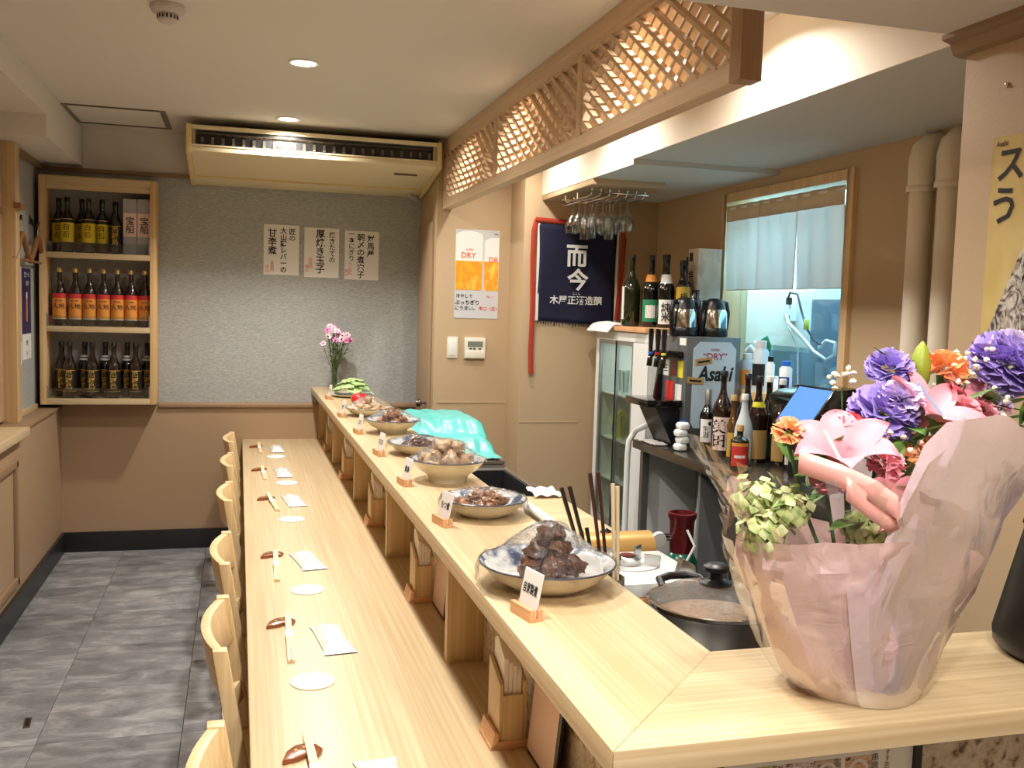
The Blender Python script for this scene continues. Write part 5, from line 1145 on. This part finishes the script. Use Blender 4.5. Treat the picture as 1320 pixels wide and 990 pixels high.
def strap(name, pts, w_): MB().tube(pts, w_, 8).xf(Matrix.Diagonal((1, 0.35, 1, 1))).build(name, 'strap_red', ap, smooth=True)
strap('strap', [(1.735, -0.02, 2.125), (1.705, -0.03, 2.12), (1.692, -0.03, 2.06), (1.690, -0.03, 1.9), (1.700, -0.03, 1.6), (1.695, -0.03, 1.35), (1.70, -0.03, 1.205)], 0.017)
strap('strap', [(2.225, -0.02, 2.10), (2.255, -0.03, 2.10), (2.272, -0.03, 2.03), (2.262, -0.03, 1.85), (2.245, -0.03, 1.62), (2.24, -0.03, 1.54)], 0.015)
MB().tube([(1.70, -0.028, 2.128), (1.97, -0.028, 2.118), (2.25, -0.028, 2.104)], 0.015, 8).xf(Matrix.Diagonal((1, 0.5, 1, 1))).build('waistband', 'strap_red', ap, smooth=True)
apf = lambda u, v, o: (u, -0.024-o, v)
lettering(ap, 'ink_white', apf, [('而', 1.965, 1.922, 0.130, 0.028), ('今', 1.975, 1.780, 0.135, 0.028), ('じこん', 1.97, 1.695, 0.014, 0.0), ('木屋正酒造醸', 1.968, 1.655, 0.054, 0.014, 0.0012, 0.37)], 'white_lettering')

# ------------------------------------------------------------------ hanging glass rack
rk = thing('glass_rack', 'chrome wire rack for stemware under the kitchen ceiling', 'rack', (0, 0, 2.245))
RY0, RY1, RX0, RX1 = 4.85, 5.27, 1.78, 2.08
for k in range(7):
    x = RX0+k*(RX1-RX0)/6
    MB().tube([(x, RY1, -0.002), (x, RY1, -0.03), (x, RY1-0.03, -0.045), (x, RY0+0.03, -0.045), (x, RY0, -0.035), (x, RY0-0.01, -0.012), (x, RY0+0.015, -0.004)], 0.004, 6).build('runner', 'chrome', rk, smooth=True)
for y, z in ((RY0-0.004, -0.027), (RY1+0.002, -0.026)): MB().tube([(RX0-0.02, y, z), (RX1+0.02, y, z)], 0.004, 6).build('cross_wire', 'chrome', rk)
for x in (RX0, RX1): MB().tube([(x, 5.07, -0.042), (x, 5.07, 0.0)], 0.004, 6).build('hanger_rod', 'chrome', rk)
MB().tube([(RX0-0.02, RY1+0.002, -0.026), (RX0-0.05, RY1-0.05, -0.05), (RX0-0.045, RY1-0.12, -0.075), (RX0-0.0, RY1-0.16, -0.06)], 0.003, 6).build('end_loop', 'chrome', rk, smooth=True)
WG = FG = None
for i in range(3):
    for j in range(4):
        x = RX0+(i*2+0.5)*(RX1-RX0)/6; y = RY0+0.05+j*0.105; z = 2.245-0.0405
        if j == 0 and i < 2 or (j == 1 and i == 0):
            if FG is None:
                FG = thing('flute_glass', 'slim stemmed flute glass hanging upside down from the rack', 'glass', (x, y, z), 0, 'flutes on the rack')
                MB().lathe([(0, 0.003), (0.032, 0.001), (0.032, -0.001), (0.004, -0.006), (0.004, -0.085), (0.012, -0.095), (0.024, -0.12), (0.027, -0.17), (0.025, -0.225), (0.0245, -0.225), (0.0262, -0.17), (0.023, -0.122), (0, -0.096)], 18).build('glass', 'glass_clear', FG, smooth=True)
            else: dup(FG, (x, y, z))
        elif WG is None:
            WG = thing('wine_glass', 'clear wine glass hanging upside down from the rack', 'glass', (x, y, z), 0, 'wine glasses on the rack')
            MB().lathe([(0, 0.003), (0.034, 0.001), (0.034, -0.001), (0.004, -0.006), (0.004, -0.07), (0.015, -0.085), (0.036, -0.115), (0.041, -0.14), (0.034, -0.178), (0.0335, -0.178), (0.040, -0.14), (0.035, -0.116), (0, -0.084)], 20).build('glass', 'glass_clear', WG, smooth=True)
        else: dup(WG, (x, y, z))

# ------------------------------------------------------------------ window curtain, pipes, clutter
m = clear('curtain_linen', (255, 250, 244), 0.0, 0.6, milky=0.94, mcol=(232, 226, 216)); plain('curtain_hem', (214, 196, 168), 0.8)
cu = thing('window_curtain', 'short cream three-panel split curtain across the window', 'curtain', (XR-0.012, 0, 0))
MB().tube([(0, wy0+0.03, 2.150), (0, wy1-0.03, 2.150)], 0.007, 8).build('curtain_rod', 'white', cu, smooth=True)
cy = [3.635, 4.00, 4.345, 4.675]
for a_, b_ in zip(cy[:-1], cy[1:]):
    def cf(u, v, a_=a_, b_=b_):
        return (-0.004+0.010*math.sin(u*7+a_*9)*v+0.005*math.sin(u*17+v*2), a_+0.004+(b_-a_-0.008)*u, 2.085-0.36*v)
    p_ = MB().grid(cf, 20, 14).build('curtain_panel', 'curtain_linen', cu, smooth=60)
    MB().grid(lambda u, v: (cf(u, 0)[0]-0.001, cf(u, 0)[1], 2.165-0.082*v), 16, 2).build('header_band', 'curtain_hem', p_, smooth=60, solid=0.002)
    MB().tube([Vector(cf(u/10, 1.0)) for u in range(11)], 0.0028, 6).build('bottom_hem', 'curtain_hem', p_)
    MB().tube([Vector(cf(0.0, v/8)) for v in range(9)], 0.0024, 6).build('edge_seam', 'curtain_hem', p_)
for y, lb in ((3.095, 'cream wall pipe with elbow, the one toward the window'), (2.945, 'cream wall pipe with elbow, the one beside the tan pillar')):
    pp = thing('wall_pipe', lb, 'pipe', (2.435, y, 0))
    MB().tube([(0, 0, 0.0), (0, 0, 2.10)], 0.042, 18).build('pipe_run', 'pipe_cream', pp, smooth=True)
    MB().tube([(0, 0, 2.08), (0, 0, 2.19), (0.008, 0.0, 2.222), (0.03, 0.0, 2.242), (0.064, 0.0, 2.246)], 0.050, 18).build('elbow', 'pipe_cream', pp, smooth=True)
    MB().lathe([(0.0505, 0), (0.053, 0.006), (0.053, 0.02), (0.0505, 0.024)], 20, (0, 0, 2.07)).build('socket_ring', 'pipe_cream', pp, smooth=True)
# things standing on the window ledge
lg = tag(MB().box(2.40, 3.625, wz0-0.05, 2.50, 4.685, wz0-0.02).build('window_ledge', 'window_pine', None, bevel=0.003), 'narrow pine ledge under the kitchen window', 'ledge')
LZ = wz0+0.012
def jar(name, label, cat, y, h, r, mt, capm, x=2.455, lab=None):
    t = thing(name, label, cat, (x, y, LZ))
    MB().lathe([(0, 0), (r, 0), (r, h*0.78), (r*0.6, h*0.86), (r*0.6, h*0.88), (0, h*0.88)], 18).build('container', mt, t, smooth=True)
    MB().lathe([(r*0.66, h*0.86), (r*0.66, h), (0, h)], 16).build('lid', capm, t, smooth=True)
    if lab: MB().lathe([(r+0.001, h*0.12), (r+0.001, h*0.55)], 14, a0=PI-1.3, a1=PI+1.6).build('label', lab, t, smooth=True)
jar('spice_jar', 'grey tub with orange label on the window ledge', 'jar', 4.345, 0.178, 0.036, 'box_grey', 'cap_white', lab='label_orange')
jar('sauce_bottle', 'clear bottle with white cap and dark band on window ledge', 'bottle', 4.213, 0.248, 0.038, 'glass_frost', 'cap_white', lab='label_black')
jar('sauce_bottle', 'thin white bottle on the window ledge', 'bottle', 4.122, 0.176, 0.021, 'white_gloss', 'cap_black')
jar('spice_jar', 'tiny white jar on the window ledge', 'jar', 4.066, 0.085, 0.020, 'white_gloss', 'cap_white')
jar('spice_jar', 'blue topped plastic jar on the window ledge', 'jar', 3.985, 0.162, 0.030, 'white_gloss', 'blue_plastic', lab='ink_blue')
for k in range(3):
    ln = (-0.25, 0.25, 0.03)[k]
    o = MB().grid(lambda u, v: (0.004*math.sin(v*3+k)+0.025*v, (u-0.5)*0.11, (0.235, 0.265, 0.22)[k]*v*(1-0.3*abs(u-0.5))), 8, 8).build('paper_packet', ['paper_white', 'label_green', 'paper_white'][k], None, smooth=40, solid=0.003)
    o.location = (2.512+0.016*(2, 1, 0)[k], (4.42, 4.39, 4.46)[k], LZ+0.055*abs(math.sin(ln))+0.001); o.rotation_euler = (ln, 0, 0); tag(o, ['white paper packet leaning on the window glass', 'green packet leaning between white packets at window', 'folded white packet beside the tall sauce bottle'][k], 'packet')
for k in range(7):
    o = MB().blob((0, 0, 0.018), 0.03, 0.035, 0.020, k*2, 0.3, 10, 1.6).build('plastic_scrap', 'cyan_plastic', None, smooth=50); o.location = (2.46, 3.67+k*0.038, LZ+0.001+0.012*(k % 2)); tag(o, 'crumpled blue plastic wrapper on the window ledge', 'wrapper', 'blue wrappers on the ledge')
# inside the bright room: sheet, outlet, cables
tag(MB().box(2.936, 4.545, 1.43, 2.949, 5.34, 1.74).build('white_sheet', 'paper_white', None), 'large white sheet on the wall of the bright room', 'sheet')
ot = thing('power_outlet', 'white power outlet with plugs behind the window', 'outlet', (2.925, 4.72, 1.63)); MB().box(-0.03, -0.035, -0.06, 0.011, 0.035, 0.06).build('outlet_box', 'white', ot, bevel=0.006)
MB().box(-0.05, -0.05, 0.03, -0.03, -0.015, 0.07).build('plug', 'black', ot, bevel=0.004); MB().box(-0.05, -0.04, -0.03, -0.03, -0.005, 0.005).build('plug', 'white', ot, bevel=0.004)
tag(MB().tube([(2.875, 4.685, 1.685), (2.86, 4.64, 1.725), (2.855, 4.56, 1.715), (2.855, 4.52, 1.64), (2.855, 4.46, 1.54), (2.852, 4.38, 1.48), (2.850, 4.32, 1.46)], 0.006, 8).build('power_cable', 'black_rubber', None, smooth=True), 'black power cable hanging from the outlet', 'cable')
tag(MB().tube([(2.875, 4.695, 1.61), (2.86, 4.64, 1.56), (2.87, 4.54, 1.50), (2.88, 4.42, 1.42), (2.89, 4.32, 1.38), (2.89, 4.25, 1.41), (2.89, 4.25, 1.47), (2.88, 4.31, 1.48), (2.87, 4.36, 1.44)], 0.009, 8).build('power_cable', 'white_gloss', None, smooth=True), 'coiled white cable hanging from the outlet', 'cable')
tag(MB().tube([(2.88, 4.70, 1.57), (2.87, 4.62, 1.50), (2.88, 4.57, 1.42), (2.88, 4.55, 1.22)], 0.005, 8).build('thin_wire', 'white_gloss', None, smooth=True), 'thin white wire running down behind window', 'wire')
tag(MB().box(2.845, 4.425, 1.53, 2.853, 4.475, 1.585).build('cable_tag', 'tap_yellow', None, bevel=0.003), 'yellow tag on the black power cable', 'tag')

# ------------------------------------------------------------------ big yellow poster on the near wall
mottled('poster_gold', [(206, 178, 104), (228, 206, 140), (214, 188, 112)], (6, 6, 3), 0.45, 3)
m, nt, b = nodes_of('poster_sketch')
wv = N(nt, 'ShaderNodeTexNoise'); wv.inputs['Scale'].default_value = 26; wv.inputs['Detail'].default_value = 5; wv.inputs['Distortion'].default_value = 3.5
nt.links.new(coords(nt, (1, 1, 0.7)), wv.inputs[0])
nt.links.new(ramp(nt, wv.outputs[0], [(0.40, srgb(70, 66, 66)), (0.5, srgb(176, 168, 160)), (0.62, srgb(226, 220, 210))]), b.inputs['Base Color']); b.inputs['Roughness'].default_value = 0.45
yp = thing('wall_poster', 'large gold brush-lettered drink poster on the tan pillar', 'poster', (1.7185, 1.70, 0))
MB().box(-0.0015, -0.26, 1.44, 0.0005, 0.238, 2.033).build('sheet', 'poster_gold', yp)
MB().prism([(-0.26, 1.445), (0.235, 1.445), (0.215, 1.58), (0.13, 1.76), (0.09, 1.82), (0.0, 1.78), (-0.26, 1.86)], -0.0022, -0.0014, 'x').build('sketch_print', 'poster_sketch', yp)
yf = face_mx(-0.0022)
lettering(yp, 'ink', yf, [('スッ', -0.135, 1.962, 0.075, 0.02, 0.0006), ('うま', -0.14, 1.872, 0.085, 0.02, 0.0006), ])
lettering(yp, 'ink', yf, [('樽', -0.085, 1.715, 0.070, 0.012, 0.0008)]); lettering(yp, 'ink', yf, [('中', -0.055, 1.65, 0.055, 0.006, 0.0008)])
lettering(yp, 'ink', yf, [('Asahi', -0.208, 2.016, 0.012, 0.02, 0.0006)], 'logo_lettering')
tag(MB().lathe([(0, 0), (0.006, 0.001), (0.006, 0.004), (0, 0.007)], 10).xf(Matrix.Translation((1.721, 1.91, 2.152)) @ Matrix.Rotation(-PI/2, 4, 'Y')).build('wall_pin', 'chrome', None, smooth=True), 'small shiny pin in the tan pillar above poster', 'pin')
# ------------------------------------------------------------------ black bucket
bk = thing('black_bucket', 'glossy black tapered bucket on the counter by the bouquet', 'bucket', (1.375, 1.262, 1.043))
MB().lathe([(0, 0), (0.128, 0), (0.142, 0.012), (0.144, 0.03), (0.104, 0.212), (0.100, 0.222), (0.094, 0.226), (0.09, 0.215), (0.128, 0.03), (0, 0.012)], 40).build('bucket_body', 'black', bk, smooth=True)
MB().lathe([(0.102, 0.214), (0.108, 0.218), (0.106, 0.228), (0.098, 0.230), (0.094, 0.224)], 40).build('rim_band', 'black_gloss', bk, smooth=True)

# ------------------------------------------------------------------ bouquet
BX, BY = 0.905, 1.235
plain('petal_purple', (176, 156, 226), 0.6, sss=0.1); plain('petal_lilac', (222, 204, 238), 0.6, sss=0.1); plain('petal_orange', (255, 178, 124), 0.55, sss=0.1); plain('petal_pink', (230, 150, 162), 0.5, sss=0.1); plain('petal_red', (206, 44, 56), 0.5)
plain('bud_green', (150, 164, 52), 0.45); plain('ribbon_pink', (248, 180, 172), 0.3); plain('pick_blue', (150, 200, 245), 0.35); plain('petal_white', (246, 240, 214), 0.6); mottled('hydrangea', [(128, 160, 82), (196, 208, 140), (226, 230, 190)], (60, 60, 60), 0.55, 3)
bq = thing('bouquet', 'large wrapped flower bouquet in pink tissue on the counter', 'bouquet', (BX, BY, 1.043))
def ell(z, a):
    k = max(0, min(1, z/0.36)); c = 0.5-0.5*math.cos(a)          # c: 0 on the pillar side, 1 on the stove side
    return (0.0, 0.012*k, 0.085+0.195*k*(1-c)+0.135*(k**0.55)*c, 0.09+0.045*k**0.6)     # centre offset x, y, half widths
def sheet(rim, a0, a1, grow, seed, wr, name, mat, nu=60, nv=22, flat=True):
    """crumpled sheet wrapped round the stems"""
    rn = random.Random(int(seed*10)); jit = {}
    def f(u, v):
        a = a0+(a1-a0)*u; z = v*rim(a); cx, cyy, rx, ry = ell(z, a)
        i = (round(u*nu), round(v*nv))
        if i not in jit: jit[i] = rn.uniform(-1, 1)
        fold = 0.5*math.sin(a*7+seed+2*noise.noise(Vector((a, z*6, seed))))
        k = 1+grow+wr*(0.5*fold+1.2*noise.noise(Vector((math.cos(a)*3, math.sin(a)*3, z*9+seed)))+0.30*jit[i])*(0.25+v)
        return (cx+rx*k*math.cos(a), cyy+ry*k*math.sin(a), max(0.002+z+0.006*jit[i]*v, 0.002))
    return MB().grid(f, nu, nv).build(name, mat, bq, smooth=22)
def bumpf(a, c, w_): d = (a-c+PI) % (2*PI)-PI; return math.exp(-(d/w_)**2)
def sst(x, a, b): x = max(0, min(1, (x-a)/(b-a))); return x*x*(3-2*x)
sheet(lambda a: 0.225+0.02*math.sin(a*3)+0.06*bumpf(a, 2.4, 0.8)+0.03*bumpf(a, -2.4, 0.5), 0, 2*PI, 0.0, 1.0, 0.13, 'tissue_wrap', 'tissue_pink', 44, 11)
sheet(lambda a: 0.17+0.255*sst(a, -2.05, -1.45)-0.07*sst(a, -1.4, -0.3)+0.015*math.sin(a*5), -2.1, 1.4, 0.05, 4.0, 0.10, 'tissue_fold', 'tissue_mauve', 26, 12)
sheet(lambda a: 0.30+0.09*bumpf(a, PI, 0.7)+0.03*math.sin(a*3+1), PI/2+0.5, 2*PI-PI/2+0.5, 0.10, 9.0, 0.14, 'cellophane_wrap', 'cellophane', 40, 18)
MB().lathe([(0, 0.01), (0.05, 0.01), (0.07, 0.10), (0.05, 0.18), (0, 0.18)], 16).build('stem_bundle', 'stem_green', bq, smooth=True)
def at(x, y, z): return Vector((x-BX, y-BY, z-1.043))
def aim(o, d): o.rotation_mode = 'QUATERNION'; o.rotation_quaternion = Vector(d).to_track_quat('Z', 'Y')
def stemto(p, r=0.003):
    b_ = Vector((p.x*0.2, p.y*0.2, 0.12)); m1 = b_.lerp(p, 0.6); m1.z -= 0.02
    MB().tube([b_, m1, p], r, 6).build('flower_stem', 'stem_green', bq, smooth=True)
def pompon(p, r, mat, n=70, seed=0, name='carnation', ruffle=1.0, d=(-0.1, -0.5, 0.8)):
    h = MB(); rn = random.Random(seed)
    for k in range(n):
        z = 1-1.45*k/n; rr = math.sqrt(max(0, 1-z*z)); a = k*2.39996
        c = Vector((rr*math.cos(a), rr*math.sin(a), z*0.8)); t1 = c.cross(Vector((0.1, 0.2, 1))).normalized(); t2 = c.cross(t1).normalized(); tw = rn.uniform(-0.8, 0.8)
        ax = (t1*math.cos(tw)+t2*math.sin(tw)); w_ = r*0.42*rn.uniform(0.8, 1.2)
        i0 = len(h.v)
        h.grid(lambda u, v: c*r*(0.45+0.62*v*rn.uniform(0.94, 1.06))+ax*(u-0.5)*w_*(0.5+v)+t2*0.06*r*math.sin(u*12)*v*ruffle, 4, 2)
    o = h.build(name, mat, bq, smooth=50); o.location = p; aim(o, d); stemto(p-Vector(d).normalized()*r*0.5)
    MB().lathe([(r*0.14, -r*1.1), (r*0.22, -r*0.7), (r*0.34, -r*0.3), (0, -r*0.25)], 10).build('calyx', 'leaf_green', o, smooth=True)
    return o
def petals(p, r, n, mat, d, name, wid=0.42, curl=0.5, tube_=0.5, seed=0):
    for k in range(n):
        a = 2*PI*k/n+seed*0.7; rn = random.Random(seed*10+k); cl = curl*rn.uniform(0.8, 1.2)
        def f(u, v):
            s_ = u; w_ = wid*r*math.sin(PI*min(1, 0.08+0.92*s_)**0.8)
            rad = r*(0.08+s_*0.95); z = r*tube_*(s_**0.6)-r*cl*s_*s_*s_+0.08*r*((v-0.5)*2)**2
            return (rad*math.cos(a)-(v-0.5)*2*w_*math.sin(a), rad*math.sin(a)+(v-0.5)*2*w_*math.cos(a), z)
        o = MB().grid(f, 9, 6).build(name, mat, bq, smooth=70); o.location = p; aim(o, d)
def leaf(p, d, L, w_, mat='leaf_green', name='leaf', bend=0.3):
    d = Vector(d).normalized(); sd = d.cross(Vector((0, 0, 1))); sd = Vector((1, 0, 0)) if sd.length < 0.1 else sd.normalized(); up = sd.cross(d)
    MB().grid(lambda u, v: p+d*L*u+sd*(v-0.5)*2*w_*math.sin(PI*min(1, 0.05+0.95*u))+up*(-bend*L*u*u+0.15*w_*abs(v-0.5)*2), 8, 4).build(name, mat, bq, smooth=60)
# carnations and pompons
pompon(at(0.985, 1.30, 1.520), 0.036, 'petal_purple', 80, 1, 'purple_blossom'); pompon(at(0.940, 1.25, 1.455), 0.050, 'petal_purple', 90, 2, 'purple_blossom', d=(-0.2, -0.6, 0.7)); pompon(at(0.958, 1.235, 1.478), 0.034, 'petal_lilac', 60, 7, 'lilac_blossom', d=(0, -0.5, 0.8)); pompon(at(1.195, 1.285, 1.532), 0.058, 'petal_purple', 110, 3, 'purple_blossom', d=(0.1, -0.6, 0.8)); pompon(at(1.195, 1.28, 1.556), 0.036, 'petal_lilac', 60, 8, 'lilac_blossom')
pompon(at(1.080, 1.29, 1.524), 0.034, 'petal_orange', 46, 4, 'orange_carnation', 0.6, d=(0.05, -0.25, 1)); pompon(at(0.955, 1.22, 1.393), 0.024, 'petal_orange', 36, 5, 'orange_carnation', 0.6); pompon(at(0.78, 1.25, 1.430), 0.024, 'petal_orange', 36, 6, 'orange_carnation', 0.6); pompon(at(1.015, 1.26, 1.450), 0.026, 'petal_pink', 40, 9, 'pink_carnation', 0.6); pompon(at(1.075, 1.24, 1.462), 0.026, 'petal_pink', 40, 10, 'pink_carnation', 0.6); pompon(at(0.875, 1.24, 1.44), 0.022, 'petal_red', 30, 12, 'red_blossom', 0.5)
# lilies and bud
petals(at(0.845, 1.21, 1.385), 0.080, 6, 'petal_pink', (-0.25, -0.35, 0.9), 'lily_petal', 0.36, 0.35, 0.85, 1); stemto(at(0.86, 1.22, 1.37), 0.004)
petals(at(1.000, 1.24, 1.44), 0.080, 6, 'petal_pink', (0.2, -0.5, 0.8), 'lily_petal', 0.26, 0.2, 0.8, 2); petals(at(0.90, 1.18, 1.345), 0.06, 5, 'petal_pink', (0.2, -0.9, 0.3), 'lily_petal', 0.28, 0.4, 0.5, 4)
petals(at(1.10, 1.30, 1.46), 0.075, 6, 'petal_pink', (0.3, -0.5, 0.8), 'lily_petal', 0.26, 0.2, 0.8, 3)
bud = MB().lathe([(0, 0), (0.010, 0.006), (0.017, 0.03), (0.016, 0.055), (0.009, 0.078), (0.002, 0.088), (0, 0.089)], 18, fn=lambda a, z: 1+0.07*math.cos(3*a)).build('lily_bud', 'bud_green', bq, smooth=True); bud.location = at(1.030, 1.29, 1.478); bud.rotation_euler = (0.05, 0.02, 0); stemto(at(1.030, 1.29, 1.480), 0.004)
leaf(at(1.01, 1.30, 1.50), (-0.45, 0, 0.8), 0.075, 0.010)
for k, (x, y, z, dx, dz, L) in enumerate(((1.13, 1.27, 1.43, 0.9, 0.25, 0.11), (1.12, 1.25, 1.41, 0.9, 0.05, 0.12), (1.15, 1.28, 1.45, 0.8, 0.5, 0.10), (1.10, 1.22, 1.39, 0.95, -0.1, 0.12), (1.14, 1.26, 1.40, 0.7, 0.15, 0.11), (1.16, 1.30, 1.46, 0.6, 0.1, 0.10), (0.86, 1.17, 1.31, -0.4, 0.1, 0.08), (0.90, 1.17, 1.30, 0.5, 0.2, 0.09), (0.88, 1.16, 1.30, 0.2, -0.3, 0.08), (0.95, 1.19, 1.35, -0.4, 0.5, 0.08), (0.82, 1.2, 1.36, -0.7, 0.4, 0.08), (0.98, 1.2, 1.38, 0.5, 0.4, 0.08), (0.80, 1.2, 1.34, -0.8, 0.1, 0.07), (0.92, 1.2, 1.36, 0.1, 0.8, 0.08), (1.05, 1.24, 1.40, 0.3, 0.8, 0.09), (1.18, 1.27, 1.42, 0.7, -0.1, 0.10), (1.20, 1.29, 1.44, 0.6, 0.2, 0.09), (1.03, 1.22, 1.40, -0.3, 0.7, 0.08))):
    leaf(at(x, y, z), (dx, -0.25+0.1*(k % 5), dz), L, 0.016)
# white sprigs
rn = random.Random(5)
for (x, y, z, r_) in ((0.935, 1.19, 1.41, 0.03), (1.105, 1.28, 1.525, 0.03), (1.13, 1.29, 1.535, 0.025), (1.03, 1.24, 1.46, 0.03), (0.90, 1.30, 1.50, 0.022), (1.12, 1.24, 1.44, 0.03), (1.16, 1.25, 1.48, 0.02), (0.955, 1.2, 1.36, 0.02)):
    h = MB()
    for k in range(12): q = [rn.uniform(-1, 1) for _ in range(3)]; h.blob((q[0]*r_, q[1]*r_, q[2]*r_), 0.005, 0.005, 0.004, k, 0.3, 6)
    o = h.build('white_sprig', 'petal_white', bq, smooth=60); o['kind'] = 'stuff'; o.location = at(x, y, z); stemto(at(x, y, z-0.01), 0.0015)
rl0 = random.Random(8)
for (x, y, z, r_) in ((0.735, 1.245, 1.33, 0.04), (0.735, 1.225, 1.29, 0.038), (0.765, 1.205, 1.325, 0.032), (0.865, 1.18, 1.30, 0.028)):
    h = MB()
    for k in range(90):
        zz = 1-2*k/90; rr = math.sqrt(max(0, 1-zz*zz)); a = k*2.4; q = r_*rl0.uniform(0.5, 1.15); c_ = Vector((q*rr*math.cos(a), q*rr*math.sin(a), q*zz)); n_ = (c_.normalized()+Vector((rl0.uniform(-.6, .6), rl0.uniform(-.6, .6), rl0.uniform(-.2, .6)))).normalized(); e1 = n_.orthogonal().normalized(); e2 = n_.cross(e1); h.add([c_]+[c_+(e1*math.cos(t*PI/4)+e2*math.sin(t*PI/4))*(0.010 if t % 2 else 0.0075)-n_*0.002 for t in range(8)], [(0, t+1, (t+1) % 8+1) for t in range(8)])
    o = h.build('green_hydrangea', 'hydrangea', bq, smooth=60); o['kind'] = 'stuff'; o.location = at(x, y, z)
for k, (x, y, z, r_, mt) in enumerate(((1.12, 1.26, 1.455, 0.03, 'petal_pink'), (1.045, 1.22, 1.43, 0.028, 'petal_orange'), (1.16, 1.27, 1.47, 0.028, 'petal_lilac'), (0.905, 1.19, 1.39, 0.026, 'petal_pink'), (0.81, 1.19, 1.37, 0.026, 'petal_pink'), (1.0, 1.20, 1.405, 0.026, 'petal_orange'))):
    pompon(at(x, y, z), r_, mt, 44, 30+k, {'petal_pink': 'pink_carnation', 'petal_orange': 'orange_carnation', 'petal_lilac': 'lilac_blossom'}[mt], 0.6)
rl = random.Random(21)
for k in range(46):
    x = rl.uniform(0.78, 1.20); leaf(at(x, rl.uniform(1.20, 1.30), 1.29+0.10*(x-0.78)/0.42+rl.uniform(0, 0.10)), (rl.uniform(-0.8, 0.8), rl.uniform(-0.6, 0.2), rl.uniform(0.1, 0.9)), rl.uniform(0.05, 0.09), 0.014)
# ribbon loop and picks
loop = [at(0.745, 1.165, 1.400), at(0.785, 1.13, 1.385), at(0.83, 1.11, 1.365), at(0.865, 1.105, 1.345), at(0.875, 1.11, 1.330), at(0.855, 1.11, 1.325), at(0.82, 1.115, 1.345), at(0.79, 1.12, 1.37)]
MB().grid(lambda u, v: loop[min(int(u*7), 6)].lerp(loop[min(int(u*7), 6)+1], u*7-min(int(u*7), 6))+Vector((0.004*math.sin(u*9), 0, (v-0.5)*0.032)), 28, 2).build('ribbon', 'ribbon_pink', bq, smooth=70, solid=0.0008)
MB().bar(at(0.99, 1.24, 1.505), at(1.03, 1.22, 1.45), 0.006, 0.003).build('flower_pick', 'pick_blue', bq); MB().bar(at(0.80, 1.19, 1.44), at(0.825, 1.17, 1.385), 0.004, 0.004).build('flower_pick', 'white', bq)
